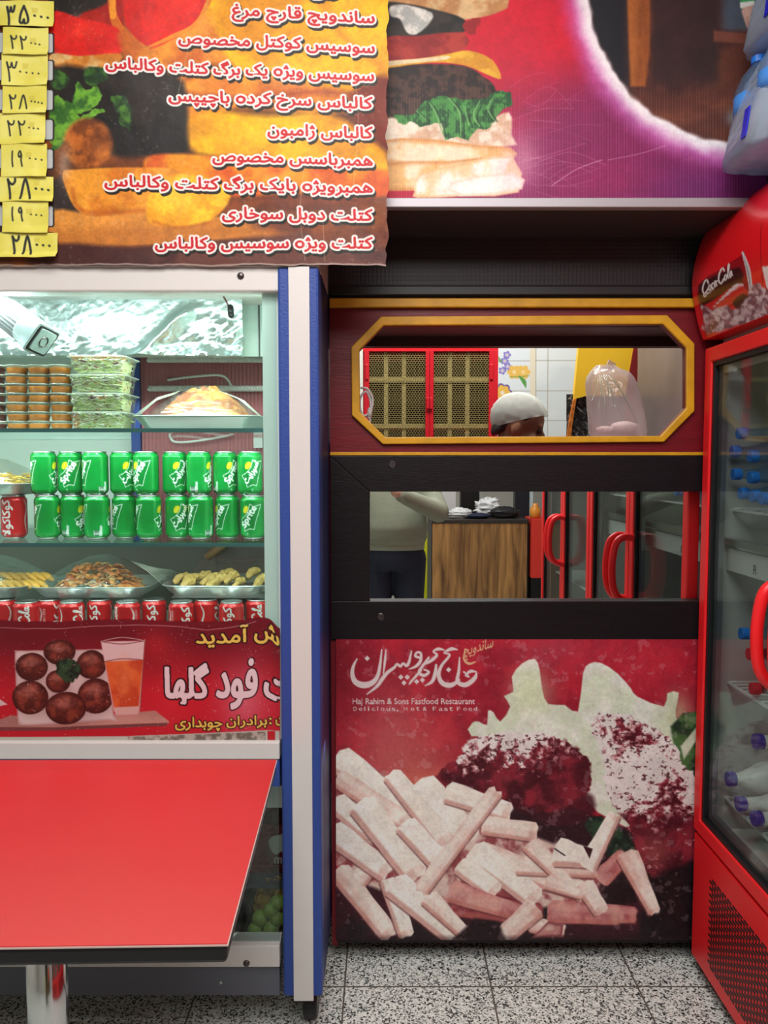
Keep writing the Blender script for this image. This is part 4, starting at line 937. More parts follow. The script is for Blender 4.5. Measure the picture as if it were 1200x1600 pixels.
# salad boxes
HS = (cz(557, YD) - Z1) / 4
SL = ['bottom salad box of the stack, shredded lettuce and carrot with red cabbage', 'clear salad box second from the bottom, with an orange carrot curl', 'clear salad box third from the bottom, mostly pale lettuce with carrot at one side', 'topmost clear salad box of the stack, covered in grated orange carrot']
for k in range(4):
    x, y, z = cx(163, YD) + rnd.uniform(-.002, .002), YD + .02, Z1 + HS * k
    t = thing('salad_box', (x, y, z), SL[k], 'salad box', 'salad boxes stacked beside the sauce cups')
    loft(B(), [rrect(x, y, z, .062, .048, .015), rrect(x, y, z + .003, .066, .052, .016), rrect(x, y, z + HS * .90, .074, .058, .018)]).build('box', M['cup_clear'], t, smooth=True)
    loft(B(), [rrect(x, y, z + HS * .885, .080, .064, .02), rrect(x, y, z + HS * .93, .080, .064, .02), rrect(x, y, z + HS * .985, .070, .054, .02)]).build('lid', M['lid_clear'], t)
    it = []
    for q in range(380):
        v_ = rnd.random(); hx = .060 + .010 * v_; px_ = x + rnd.uniform(-hx, hx) * .97; side = rnd.random()
        py_ = y + (-(.046 + .009 * v_) * .97 if side < .6 else rnd.uniform(-.045, .045)); pz_ = z + .004 + v_ * HS * .78 + (rnd.uniform(0, .004) if k == 3 else 0)
        a_ = rnd.uniform(0, 6.28); l_ = rnd.uniform(.008, .024); dz = rnd.uniform(-.006, .006)
        d_ = np.array([math.cos(a_) * l_, (abs(math.sin(a_)) if side < .6 else math.sin(a_)) * l_ * .5, dz])
        c0 = np.array([px_, py_, pz_]); m_ = c0 + d_ * .5 + np.array([0, 0, rnd.uniform(-.003, .004)])
        e_ = c0 + d_; e_[0] = min(max(e_[0], x - hx), x + hx); m_[0] = min(max(m_[0], x - hx), x + hx)
        e_[2] = max(z + .003, e_[2]); m_[2] = max(z + .003, m_[2])
        oc = (k == 3 and v_ > .72) or rnd.random() < (.10, .08, .07, .06)[k] or (k == 1 and .0 < (px_ - x) < .03 and v_ > .75) or (k == 0 and px_ < x - .045)
        col = rnd.choice([(232, 150, 50), (226, 130, 44)]) if oc else rnd.choice([(214, 234, 158), (230, 242, 194), (204, 226, 142), (242, 248, 220), (248, 250, 234)]) if rnd.random() > .04 else (120, 40, 70)
        it.append(([c0, m_, e_], rnd.uniform(.003, .005) if oc else rnd.uniform(.006, .016), .0012, col))
    loft(B(), [rrect(x, y, z + .003, .058, .042, .013), rrect(x, y, z + HS * .70, .064, .048, .014)]).build('salad_core', M['lettuce'], t)
    s_ = strips('salad', it, M['food_wet'], t)
    s_['kind'] = 'stuff'
# foil trays
def foil_tray(loc, hx, hy, h, label, flare=.018):
    t = thing('foil_tray', loc, label, 'foil tray'); x, y, z = loc
    loft(B(), [rrect(x, y, z, hx - flare * 2, hy - flare * 1.4, .03), rrect(x, y, z + h * .15, hx - flare * 1.6, hy - flare, .035), rrect(x, y, z + h * .92, hx - flare * .3, hy - flare * .3, .04), rrect(x, y, z + h, hx, hy, .042), rrect(x, y, z + h * 1.05, hx - .002, hy - .002, .042), rrect(x, y, z + h * .9, hx - flare * .5, hy - flare * .5, .04), rrect(x, y, z + h * .22, hx - flare * 1.7, hy - flare * 1.1, .035)]).build('tray', M['foil_tray'], t, smooth=True, mods=[('EDGE_SPLIT', {'split_angle': .6})])
    return t
def dome(cx_, cy_, z, hx, hy, h, namp, seed, colf, name, m, parent, pw=2.4, n=90, sx=0.0):
    u = np.linspace(0, 1, n); a = np.linspace(0, 2 * np.pi, n * 2, endpoint=False); A, U = np.meshgrid(a, u)
    sq = (np.abs(np.cos(A)) ** 3 + np.abs(np.sin(A)) ** 3) ** (-1 / 3)
    X_ = cx_ + hx * U * np.cos(A) * sq; Y_ = cy_ + hy * U * np.sin(A) * sq
    f = fbm(X_ * 1000, Y_ * 1000, 30, seed) - .5; f2 = np.abs(fbm(X_ * 1000, Y_ * 1000, 16, seed + 2, 3) - .5)
    Z_ = z + h * (1 - (U * (1 - .0 * U)) ** pw) * (1 + sx * (X_ - cx_) / hx) + namp * (f * 1.2 + f2 * 1.5) * (1 - U ** 6)
    P = np.stack([X_, Y_, Z_], -1)[::-1]; rgb = colf((X_ * 1000)[::-1], (Y_ * 1000 + Z_ * 700)[::-1])
    return gridmesh(name, P, rgb, m, parent, wrap=True)
# roast chicken tray on the upper shelf
xt = cx(312, YD); yt = YD + .09
t = foil_tray((xt, yt, Z1), (cx(413, YD) - cx(211, YD)) / 2, .13, cz(651, YD) - Z1, 'shallow foil tray of film wrapped golden shredded chicken on the upper shelf')
xt -= 0.0
ht = cz(651, YD) - Z1
hm = cz(600, YD) - (Z1 + ht)
cf = mixn((232, 148, 48), (160, 84, 34), 26, 3, .3, .65)
def cf2(X_, Y_):
    c = cf(X_, Y_); k = sstep(.55, .7, fbm(X_, Y_, 12, 8))[..., None]; return c * (1 - k * .6) + np.array([248, 200, 120]) / 255. * k * .6
o = dome(xt, yt, Z1 + ht * .55, .135, .095, hm + ht * .35, .016, 4, cf2, 'shredded_chicken', M['food'], None, 2.0, 70); centre(o)
tag(o, 'heap of golden orange shredded chicken in the tray on the upper shelf', 'chicken', kind='stuff')
dome(xt, yt, Z1 + ht * 1.0, .165, .118, hm * 1.06, .005, 6, mixn((255, 255, 255), (255, 255, 255), 5), 'cling_film', M['wrap'], t, 1.55, 60)
cf_ = None
# bands of gathered film running over the heap
for q in range(9):
    sx_ = -1 if q < 4 else 1; f = (q % 5) / 5
    a0 = V((xt + sx_ * (.05 + .03 * f), yt - .07 + .02 * f, Z1 + ht + hm * (.82 - .15 * f))); a1 = V((xt + sx_ * .162, yt - .11 + .05 * f, Z1 + ht + .003))
    mid = (a0 + a1) / 2 + V((0, -.006, .012))
    B().tube([a0, mid, a1], [.0008, .0016, .0008], 6).build('film_fold', M['lid_clear'], t, smooth=True)
# ---------------------------------------------------------------- soda cans
def can_mesh(name, cv, m):
    r = .0331; prof = [(.0255, .0035), (.0285, .006), (.0318, .010), (r, .014)] + [(r, .014 + (.1015 - .014) * i / 52) for i in range(1, 53)] + [(.0326, .1035), (.0312, .106), (.0292, .1088), (.0278, .1108)]
    n = 168; th = np.linspace(-np.pi, np.pi, n, endpoint=False); R = np.array(prof)[::-1]
    Rg = R[:, :1] * np.ones(n); Z_ = R[:, 1:] * np.ones(n); T_ = np.ones((len(R), 1)) * th
    P = np.stack([Rg * np.sin(T_), -Rg * np.cos(T_), Z_], -1)
    rgb = cv.sample(63 + T_ / (2 * np.pi) * 126, 67 * (1 - Z_ / .1152))
    return gridmesh(name, P, rgb, m, wrap=True, gain=.85)
M['can_green'] = vmat('green_can_lacquer', .26, .35, coat=.3); M['can_red'] = vmat('red_can_lacquer', .28, .3, coat=.3)
def um(x): return 63 + 16.2 * math.asin(max(-.97, min(.97, (x - 20) / 20.)))
def wrapd(cv, fn, off):
    for o_ in (off - 126, off, off + 126): fn(o_)
cvs = Canvas(0, 0, 126, 67, .4, (8, 138, 62))
cvs.all(mixn((8, 158, 66), (4, 140, 54), 40, 2))
def logo(txt, off):
    def go(o_):
        Z = lambda x, y: (um(x) + o_, y)
        q = [(2.5, 37), (10, 32.5), (17, 25), (21, 13), (28, 16.5), (38.5, 14), (37, 22), (33.5, 34), (28.5, 52), (20, 51), (10.5, 54.5), (8.5, 47)]
        Q = [Z(*p) for p in q]; cvs.poly(Q, (6, 132, 54), .6); cvs.stroke(Q + [Q[0]], .95, (236, 244, 236), 0, .7)
        cvs.ell(um(12) + o_, 21.5, 6.5, 4.4, (222, 208, 24), -1.0, .6); cvs.stroke([(um(10) + o_, 26), (um(14.5) + o_, 17)], .9, (250, 240, 120))
        o0 = (um(12.5) + o_, 48.5); cvs.text(txt, (um(14.5) + o_, 52), (19.5, -31), (-11.5, -7.5), (248, 252, 248), grow=.6)
    wrapd(cvs, go, off)
logo('Sprite', 0); logo(fa('اسپرایت'), 160 / 360 * 126)
def bar(o_):
    cvs.poly([(o_ - 6, 53), (o_ + 3, 53), (o_ + 3, 46), (o_ + 7, 46), (o_ + 7, 62), (o_ - 6, 62)], (214, 230, 220), .5)
    for i in range(9): cvs.stroke([(o_ - 5, 54 + i * .9), (o_ + 2, 54 + i * .9)], .4, (60, 100, 80), 0, .5)
wrapd(cvs, bar, 63 - 95 / 360 * 126)
for o_ in (63, 63 + 59.5): cvs.poly([(o_ - 5, 57), (o_ - 2, 57), (o_ - 2, 61), (o_ - 5, 61)], (190, 226, 200), .8, a=.7)
gcan = can_mesh('soda_can', cvs, M['can_green'])
def can_parts(o):
    B().lathe([(.0278, .1106), (.0288, .1130), (.0284, .1146), (.0268, .1152), (.0258, .1130), (.0001, .1128)], (0, 0, 0), 36).build('lid', M['steel'], o, smooth=True)
    B().lathe([(.0235, 0.0), (.0245, .0006), (.0258, .0037), (.0001, .004)], (0, 0, 0), 36).build('base_rim', M['steel'], o, smooth=True)
can_parts(gcan)
CH = .1156
ORD = ['first', 'second', 'third', 'fourth', 'fifth', 'sixth', 'seventh', 'eighth', 'ninth']
TOP = [(72, 65), (110.5, -14), (152, -147), (192, 109), (231, 20), (273.5, 121), (313, -82), (352, -50), (392, 140)]
BOT = [(76, 58), (113, -76), (153.5, -116), (194, 48), (234, 71), (277, 132), (315, -145), (355, 37), (396, 7)]
def face(th):
    th = (th + 180) % 360 - 180
    if abs(th) < 34: return 'its wordmark facing out'
    if 34 <= th < 100: return 'its wordmark turned to the left edge'
    if -60 < th <= -34: return 'its wordmark at the right edge'
    if -100 < th <= -60: return 'its barcode in view'
    if th <= -100: return 'Persian lettering at the left edge'
    return 'Persian lettering facing right'
first = True
for row, lst in ((0, BOT), (1, TOP)):
    for i, (px, th) in enumerate(lst):
        k_ = 'green soda can, %s from left in %s row, %s' % (ORD[i], ('lower', 'upper')[row], face(th))
        loc = (cx(px, YD), YD + (.007 if i % 2 else -.007), Z2 + row * CH)
        if first: o = gcan; first = False; o.location = loc; o.rotation_euler = (0, 0, -math.radians(th)); tag(o, k_, 'soda can', 'green soda cans on the middle shelf')
        else: copy_tree(gcan, loc, -math.radians(th), k_, 'green soda cans on the middle shelf')
# red cola cans
cvr = Canvas(0, 0, 126, 67, .4, (196, 22, 30))
def SCRIPT(cv, fn, wd, col):
    for st, k in (([(1.9, 1.9), (1.7, 2.5), (1.2, 2.7), (.6, 2.2), (.3, 1.4), (.5, .6), (1.1, .4), (1.9, .9)], 1), ([(2.35, 1.4), (2.05, 1.2), (2.0, .6), (2.3, .42), (2.6, .7), (2.6, 1.2), (2.35, 1.4)], .8), ([(3.35, 1.2), (3.1, 1.4), (2.85, 1.0), (2.95, .5), (3.3, .45)], .8),
                 ([(4.1, 1.3), (3.8, 1.4), (3.6, .9), (3.75, .45), (4.05, .8), (4.15, 1.35), (4.1, .6), (4.35, .5)], .8), ([(4.3, 1.2), (4.75, 1.25)], .7), ([(6.5, 2.3), (6.2, 2.9), (5.7, 2.9), (5.1, 2.3), (4.85, 1.4), (5.1, .6), (5.7, .4), (6.3, .9)], 1),
                 ([(6.85, 1.4), (6.55, 1.2), (6.5, .6), (6.8, .42), (7.1, .7), (7.1, 1.2), (6.85, 1.4)], .8), ([(7.25, .9), (7.7, 1.9), (7.95, 2.8), (7.7, 2.95), (7.5, 2.0), (7.5, .7), (7.75, .5)], .8), ([(8.5, 1.3), (8.2, 1.4), (8.0, .9), (8.15, .45), (8.45, .8), (8.55, 1.35), (8.5, .6), (8.8, .5)], .8),
                 ([(1.1, .4), (.5, .15), (.9, -.15), (2.2, .1), (3.4, .1)], .7)):
        cv.stroke([fn(*p) for p in st], wd * k, col, 5, .7)
for o_ in (-126, 0, 126):
    cvr.text(fa('کوکاکولا'), (um(31) + o_, 62), (0, -55), (-19, 0), (236, 236, 236), grow=.5)
    b_ = 63 + 63 + o_; SCRIPT(cvr, lambda x, y: (b_ + 8 - y * 6.2, 63 - x * 6.4), 2.6, (236, 236, 236))
    for c_ in (31, 93): cvr.stroke([(c_ + o_ - 3, 6), (c_ + o_ + 3, 20), (c_ + o_ - 1, 40), (c_ + o_ + 4, 64)], [1, 2.6, 2.6, 1], (226, 220, 220))
    for i in range(16): cvr.stroke([(37 + o_, 14 + i * 2.6), (40 + o_, 14 + i * 2.6)], 1.1, (226, 210, 210), 0)
rcan = can_mesh('cola_can', cvr, M['can_red']); can_parts(rcan)
rcan.location = (cx(22, YD), YD, Z2); rcan.rotation_euler = (0, 0, math.radians(-6)); tag(rcan, 'red cola can under the noodle tray, left of the green cans', 'soda can')
RED = [(-34, 20), (2, 40), (37, 160), (73, -70), (108, 120), (152.5, 5), (196, -130), (238, -8), (281, -40), (320, 92), (360, 3), (401, 168)]
RL = ['red cola can at the far left end of the bottom row', 'red cola can under the left end of the breaded strips tray', 'red cola can under the right end of the breaded strips tray', 'red cola can in the bottom row between the two left trays', 'red cola can under the left end of the potato crisps tray', 'red cola can with big Persian script under the middle of the crisps tray',
      'red cola can under the right part of the crisps tray', 'red cola can under the gap right of the crisps tray', 'red cola can under the left corner of the pale chicken tray', 'red cola can showing its white stripe under the middle of the pale chicken tray', 'red cola can with bold Persian script, second from the right in the bottom row', 'red cola can at the right end of the bottom row, against the white jamb']
for (px, th), lb in zip(RED, RL):
    copy_tree(rcan, (cx(px, YD + (.018 if (RED.index((px, th)) % 2) else -.018)), YD + (.018 if (RED.index((px, th)) % 2) else -.018), Z3), -math.radians(th), lb, 'red cola cans in the bottom row of the case')
# a second rank further back that carries the trays
# ---------------------------------------------------------------- trays standing on the red cans
ZT = Z3 + .1155
# crisps
tB = foil_tray((cx(148, 2.12), 2.17, ZT), .165, .125, .032, 'film covered foil tray of orange crisps in the lower middle of the case')
it = []
for q in range(240):
    a_ = rnd.uniform(0, 6.28); r_ = math.sqrt(rnd.random()); px_ = cx(146, 2.12) + r_ * math.cos(a_) * .118; py_ = 2.165 + r_ * math.sin(a_) * .078; pz_ = ZT + .008 + (1 - r_ * r_) * .078 * rnd.random() ** .4 + .006
    d_ = rnd.uniform(0, 6.28); l_ = rnd.uniform(.016, .032); pts = []
    for k in range(5): f = (k / 4 - .5); pts.append((px_ + math.cos(d_) * l_ * f, py_ + math.sin(d_) * l_ * f, pz_ + .008 * (1 - 4 * f * f) * rnd.choice((1, .6))))
    it.append((pts, rnd.uniform(.010, .024), .0022, rnd.choice([(250, 190, 112), (246, 168, 84), (240, 146, 70), (252, 210, 146), (226, 126, 64)])))
o = strips('potato_crisps', it, M['food']); centre(o); tag(o, 'heap of curled orange crisps in the film covered tray', 'crisps', kind='stuff')
dome(cx(148, 2.12), 2.17, ZT + .034, .160, .120, .075, .006, 9, mixn((255, 255, 255), (255, 255, 255), 5), 'cling_film', M['wrap'], tB, 1.5, 60)
for q in range(12):
    a0 = V((cx(205, 2.1) + .004 * q, 2.09 + .008 * q, ZT + .10 - .003 * q)); a1 = V((cx(252, 2.06), 2.07 + .018 * q, ZT + .036)); B().tube([a0, (a0 + a1) / 2 + V((0, 0, .006)), a1], [.0006, .0014, .0006], 5).build('film_fold', M['lid_clear'], tB, smooth=True)
# strips, at the left
tA = foil_tray((cx(-20, 2.12), 2.17, ZT), .128, .125, .032, 'foil tray of breaded strips at the lower left of the case')
pm = None
def piece(pts, rr, m, name):
    n = 7; pp = spline([tuple(p) for p in pts], False, 4); k = len(pp); rad = [rr * math.sqrt(max(.05, 1 - (2 * i / (k - 1) - 1) ** 4)) * (1 + rnd.uniform(-.12, .12)) for i in range(k)]
    return B().tube([tuple(p) for p in pp], rad, 10).build(name, m, None, smooth=True, sub=1)
mstrip = mat('breaded_crust', (206, 158, 66), .5, bump=.5, bscale=90, var=.25, vscale=40)
for q in range(12):
    x_ = cx(-8 + (q % 6) * 13, 2.1); y_ = 2.10 + .035 * (q // 6); z_ = ZT + .018 + .016 * (q // 6)
    o = piece([(x_ - .035, y_ + .02, z_ + .004), (x_, y_, z_ + .022), (x_ + .035, y_ - .015, z_ + .006)], .0085, mstrip, 'breaded_strip'); centre(o)
    tag(o, 'golden breaded strip, %s in the %s layer of the left tray' % (ORD[q % 6] + ' from the left', ('front', 'rear')[q // 6]), 'breaded strip', 'breaded strips in the lower left tray')
dome(cx(-20, 2.12), 2.17, ZT + .034, .135, .120, .07, .006, 3, mixn((255, 255, 255), (255, 255, 255), 5), 'cling_film', M['wrap'], tA, 1.7, 50)
# drumsticks, right
tC = foil_tray((cx(342, 2.12), 2.17, ZT), .150, .125, .036, 'foil tray of pale chicken pieces under a clear sheet, lower right in the case')
B().box(cx(342, 2.12) - .128, cx(342, 2.12) + .128, 2.07, 2.275, ZT + .0085, ZT + .012).build('dark_liner', mat('dark_liner', (52, 30, 34), .5), tC)
tx = bpy.data.textures.new('lumps', 'CLOUDS'); tx.noise_scale = .02
mdr = mat('pale_chicken', (214, 180, 104), .45, bump=.4, bscale=80, var=.2, vscale=30)
DR = [(282, 905, 300, 885), (292, 912, 312, 890), (285, 918, 298, 908), (318, 900, 336, 885), (320, 910, 344, 892), (334, 915, 350, 900), (322, 922, 332, 912), (356, 896, 372, 888), (358, 908, 374, 892), (366, 918, 378, 905), (398, 895, 412, 890), (398, 918, 414, 908), (404, 910, 416, 898), (280, 925, 292, 916)]
for i, (xa, ya, xb, yb) in enumerate(DR):
    z0_ = ZT + .020 + (925 - ya) * .0007; a_ = atZ(xa, ya, z0_); a_ = V((a_.x, 2.08 + (925 - ya) * .0022, z0_)); b_ = a_ + V(((xb - xa) / 560., .035, .012 + .006 * (i % 3)))
    m_ = (a_ + b_) / 2 + V((0, 0, .008))
    pp = spline([tuple(a_), tuple(m_), tuple(b_)], False, 5); k = len(pp)
    o = B().tube([tuple(p) for p in pp], [.004 + .009 * math.sin(min(1, (j + 1) / k) * 2.2) for j in range(k)], 10).build('chicken_piece', mdr, None, smooth=True, sub=2, mods=[('DISPLACE', {'texture': tx, 'strength': .014, 'mid_level': .5, 'texture_coords': 'GLOBAL'})]); centre(o)
    tag(o, 'pale chicken piece in lower right tray, %s' % ['left end of the rear row', 'beside the left end of the rear row', 'left front', 'in the rear left of the middle', 'at the middle, largest', 'right of the middle', 'small, front of the middle', 'rear, right of centre', 'right of centre', 'front, right of centre', 'at the rear right end', 'at the front right end', 'at the right end', 'at the front left corner'][i], 'chicken piece', 'chicken pieces in the lower right tray')
B().prism([at(268, 934, 2.05), at(318, 872, 2.24), at(440, 872, 2.24), at(440, 934, 2.05)], (0, .001, .0008)).build('clear_sheet', M['wrap'], tC)
# things seen behind the right tray
o = B().tube([at(322, 872, 2.37), at(340, 858, 2.37), at(356, 846, 2.37)], [.012, .014, .012], 8).build('wooden_spatula', mat('spatula_wood', (150, 116, 76), .6, var=.15), None, smooth=True); centre(o); tag(o, 'wooden spatula handle leaning behind the pale chicken tray', 'spatula')
o = B().box(cx(335, 2.40), cx(432, 2.40), 2.40, 2.43, Z3, cz(848, 2.40)).build('storage_tub', mat('dark_tub', (84, 78, 72), .5, var=.3, vscale=25), None, bevel=.006); centre(o); tag(o, 'dark speckled tub behind the pale chicken tray', 'tub')
# noodle tray on the single red can
tN = foil_tray((cx(-12, YD), YD + .05, Z2 + .1158), .118, .11, .03, 'foil tray of yellow noodles standing on the red can at the left of the case')
it = []
for q in range(150):
    x_ = cx(-12, YD) + rnd.uniform(-.075, .075); y_ = YD + .04 + rnd.uniform(-.06, .06); z_ = Z2 + .1158 + .022 + rnd.uniform(0, .03); a_ = rnd.uniform(0, 6.28); pts = []
    for k in range(7): a_ += rnd.uniform(-.7, .7); x_ += .007 * math.cos(a_); y_ += .007 * math.sin(a_); z_ += rnd.uniform(-.003, .003); pts.append((x_, y_, z_))
    it.append((pts, .003, .003, rnd.choice([(236, 196, 70), (222, 176, 52), (242, 210, 100)])))
o = strips('noodles', it, M['food_wet']); centre(o); tag(o, 'tangle of yellow noodles in the foil tray at the left', 'noodles', kind='stuff')
dome(cx(-12, YD), YD + .05, Z2 + .1158 + .03, .112, .105, .065, .006, 5, mixn((255, 255, 255), (255, 255, 255), 5), 'cling_film', M['wrap'], tN, 1.5, 50)
# ---------------------------------------------------------------- meatball sign stuck on the front glass
C = Canvas(-120, 966, 437.5, 1160, 0.8, (170, 28, 40)); C.T = (0, 950, 2.3077); X, Y = C.X, C.Y
t_ = sstep(985, 1090, Y + (fbm(X, Y, 80, 2) - .5) * 30)[..., None]
C.img = np.array([112, 20, 34]) / 255. * (1 - t_) + np.array([200, 28, 44]) / 255. * t_
C.glow(620, 330, 80, 150, (226, 60, 70), .4); C.glow(880, 330, 90, 130, (228, 150, 170), .55); C.glow(560, 130, 60, 60, (190, 36, 44), .7)
C.poly([(-60, 330), (-10, 320), (28, 345), (-20, 356), (-60, 352)], (226, 200, 200), 1.5)
C.poly([(-50, 420), (40, 384), (200, 400), (560, 368), (612, 408), (600, 422), (200, 438), (-50, 440)], mixn((206, 150, 138), (164, 112, 106), 60, 3, .3, .7, .3, 1), 2)
C.poly([(-50, 428), (200, 428), (606, 412), (600, 424), (200, 440), (-50, 442)], (122, 66, 66), 1.5)
C.poly([(60, 152), (80, 145), (370, 146), (384, 160), (410, 385), (396, 402), (100, 420), (74, 412), (64, 390), (55, 170)], (232, 214, 212), 2, 2, rim=(200, 160, 160), rimw=4)
for bx, by, rx, ry in ((215, 150, 57, 46), (330, 200, 54, 52), (115, 205, 58, 52), (210, 258, 44, 42), (345, 315, 65, 64), (110, 318, 65, 62), (238, 358, 73, 60)):
    C.glow(bx + 6, by + 14, rx * .9, ry * .9, (90, 40, 44), .5)
    C.ell(bx, by, rx, ry, mixn((134, 56, 42), (78, 28, 24), 9, int(bx) % 9, .3, .7), soft=1.6, rim=(56, 18, 18), rimw=9); C.glow(bx - rx * .15, by - ry * .35, rx * .5, ry * .4, (176, 106, 96), .5)
    C.poly([(bx - rx * .8, by - ry * .3), (bx, by - ry * .8), (bx + rx * .6, by - ry * .3), (bx, by)], mixn((196, 130, 116), (100, 40, 36), 5, int(by) % 9, .5, .8), 6, a=.35)
C.poly([(200, 200), (230, 175), (270, 185), (296, 215), (280, 250), (240, 256), (214, 230)], mixn((46, 74, 48), (20, 34, 26), 8, 4), 2, 2, wob=4)
C.poly([(364, 116), (524, 114), (506, 366), (496, 384), (420, 386), (408, 366)], (216, 150, 150), 1.6); C.poly([(366, 118), (522, 116), (516, 184), (378, 190)], (228, 196, 198), 1.6)
C.poly([(380, 190), (516, 184), (500, 352), (412, 356)], mixn((226, 104, 52), (198, 70, 38), 26, 5), 1.6); C.poly([(410, 358), (500, 354), (498, 380), (418, 384)], (220, 176, 170), 1.6); C.glow(450, 250, 24, 60, (238, 140, 80), .6)
C.stroke([(364, 116), (440, 126), (524, 114)], 3, (120, 60, 64)); C.stroke([(364, 116), (440, 102), (524, 114)], 2.5, (214, 190, 190)); C.stroke([(378, 190), (440, 180), (516, 184)], 2.5, (110, 40, 40)); C.stroke([(522, 118), (506, 366)], 3, (140, 50, 46))
C.T = (0, 0, 1); YE = (238, 206, 96); OD = (48, 10, 18)
C.tbox(fa('آمدید'), 307, 974, 388, 1007, YE, grow=.8, outline=OD, ow=2.2); C.tbox(fa('خوش'), 398, 974, 472, 1006, YE, grow=.8, outline=OD, ow=2.2)
WT = (238, 218, 224)
C.tbox(fa('گلها'), 259, 1034, 325, 1102, WT, grow=2.0, outline=(40, 8, 16), ow=2.6); C.tbox(fa('فود'), 339, 1030, 401, 1106, WT, grow=2.0, outline=(60, 12, 24), ow=2.0); C.tbox(fa('فست'), 414, 1044, 520, 1090, WT, grow=2.0, outline=(40, 8, 16), ow=2.6)
C.tbox(fa('برادران'), 354, 1118, 417, 1137, YE, grow=.6, outline=OD, ow=1.6); C.tbox(fa('چوبداری'), 274, 1119, 347, 1142, YE, grow=.6, outline=OD, ow=1.6); C.tbox(':', 421, 1121, 424, 1131, YE, grow=.6, outline=OD, ow=1.6); C.tbox(fa('مدیریت'), 431, 1118, 480, 1137, YE, grow=.6, outline=OD, ow=1.6)
C.all((232, 190, 196), (vnoise(X, Y, 2.2, 6) > .93) * .5 * (fbm(X, Y, 60, 3) > .45)); C.stroke([(-100, 978), (100, 977), (260, 974), (300, 977), (330, 979), (400, 972)], 1.2, (226, 190, 190), a=.6)
C.poly([(-120, 1152), (200, 1150), (437, 1140), (437, 1162), (-120, 1162)], (196, 196, 186), 1.2); C.poly([(200, 1151), (415, 1143), (415, 1156), (200, 1156)], mixn((120, 110, 100), (190, 180, 170), 8, 2), 1); C.poly([(418, 1142), (430, 1141), (430, 1156), (418, 1156)], (196, 34, 44), 1)
up = 966 + 3.5 + 1.5 * np.sin(C.xs / 40.) + 3 * (fbm(C.xs, C.xs * 0, 30, 4) - .5) - 4 * np.exp(-((C.xs - 408) / 22.) ** 2) + 14 * sstep(412, 438, C.xs) ** 2
Yw = up[None, :] + (C.Y - 966) * (1160 - up[None, :]) / (1160 - 966)
rgbS = C.img.copy(); C.Y = Yw
P = plane_pts(C, CASE_Y + 0.0155, -.0012 * np.abs(np.sin(C.X / 37.)) )
o = gridmesh('glass_poster', P, rgbS, M['banner'], gain=GAIN); centre(o); tag(o, 'red poster with meatballs and a glass of juice stuck to the display case glass', 'poster')
# ---------------------------------------------------------------- lower compartment
YC = 1.985; ZL = cz(1486, 1.96)
lm = mat('lime_skin', (150, 176, 84), .35, bump=.2, bscale=300, var=.12)
LB = ['front left lime of the pile', 'lime at the front, against the blue post', 'lime behind the front left lime', 'right hand lime of the second layer', 'lime in the third layer at the left', 'lime near the top of the pile', 'topmost lime of the pile', 'lime wedged against the post in the third layer']
for i, (px, py, r) in enumerate(((389, 1469, 11.5), (414, 1470, 11.5), (398, 1453, 12), (423, 1452, 13), (406, 1435, 13), (423, 1423, 13), (434, 1410, 12), (433, 1436, 12))):
    p = at(px, py, YC + .0004 * (1480 - py)); o = B().ball((0, 0, 0), r / 600. * 1.08, r / 600., r / 600., 24).build('lime', lm, None, smooth=True, sub=1); o.location = p; o.rotation_euler = (.3 * i, .5 * i, i)
    tag(o, 'green %s behind the lower glass' % LB[i], 'lime', 'limes behind the lower glass')
C = Canvas(384, 1288, 446, 1364, 1, (112, 30, 34)); C.all(mixn((122, 36, 38), (96, 26, 32), 20, 2)); C.poly([(419, 1315), (425, 1307), (438, 1304), (446, 1304), (446, 1336), (440, 1330), (432, 1336), (424, 1330)], (206, 212, 206), 1.2, 2); C.tbox('m', 429, 1340, 440, 1349, (206, 200, 200), grow=.5); C.stroke([(384, 1353), (446, 1353)], 2, (150, 60, 40))
bx = thing('carton', tuple(at(420, 1364, 2.12)), 'dark red carton with a pale emblem behind the lower glass', 'carton')
gridmesh('carton_front', plane_pts(C, 2.12), C.img, M['paper'], bx)
a_, b_ = at(384, 1288, 2.121), at(446, 1364, 2.121)
B().box(a_.x, b_.x, 2.1205, 2.24, b_.z, a_.z).build('carton_box', mat('carton_board', (110, 32, 36), .6), bx)
B().box(XW + .03, xr_, 2.06, YB - .03, cz(1364, 2.12) - .012, cz(1364, 2.12) - .0005).build('shelf', M['kick'], case)
B().box(XW + .03, xr_, 1.95, YB - .03, cz(1262, 1.95), cz(1228, 1.95)).build('lower_ceiling', M['case_white'], case)
o = dome(cx(424, 2.09), 2.09, ZL, .075, .04, cz(1372, 2.09) - ZL, .02, 5, mixn((196, 158, 70), (120, 92, 40), 14, 6), 'noodle_sack', M['food'], None, 3.0, 50); centre(o); tag(o, 'sack of straw coloured dry noodles behind the limes', 'sack')
o = dome(cx(364, 2.05), 2.04, ZL, .055, .05, .11, .02, 8, mixn((24, 22, 24), (40, 36, 38), 20, 6), 'bin_bag', mat('black_bag', (20, 20, 22), .35), None, 2.4, 40); centre(o); tag(o, 'crumpled black bag left of the limes behind the lower glass', 'bag')

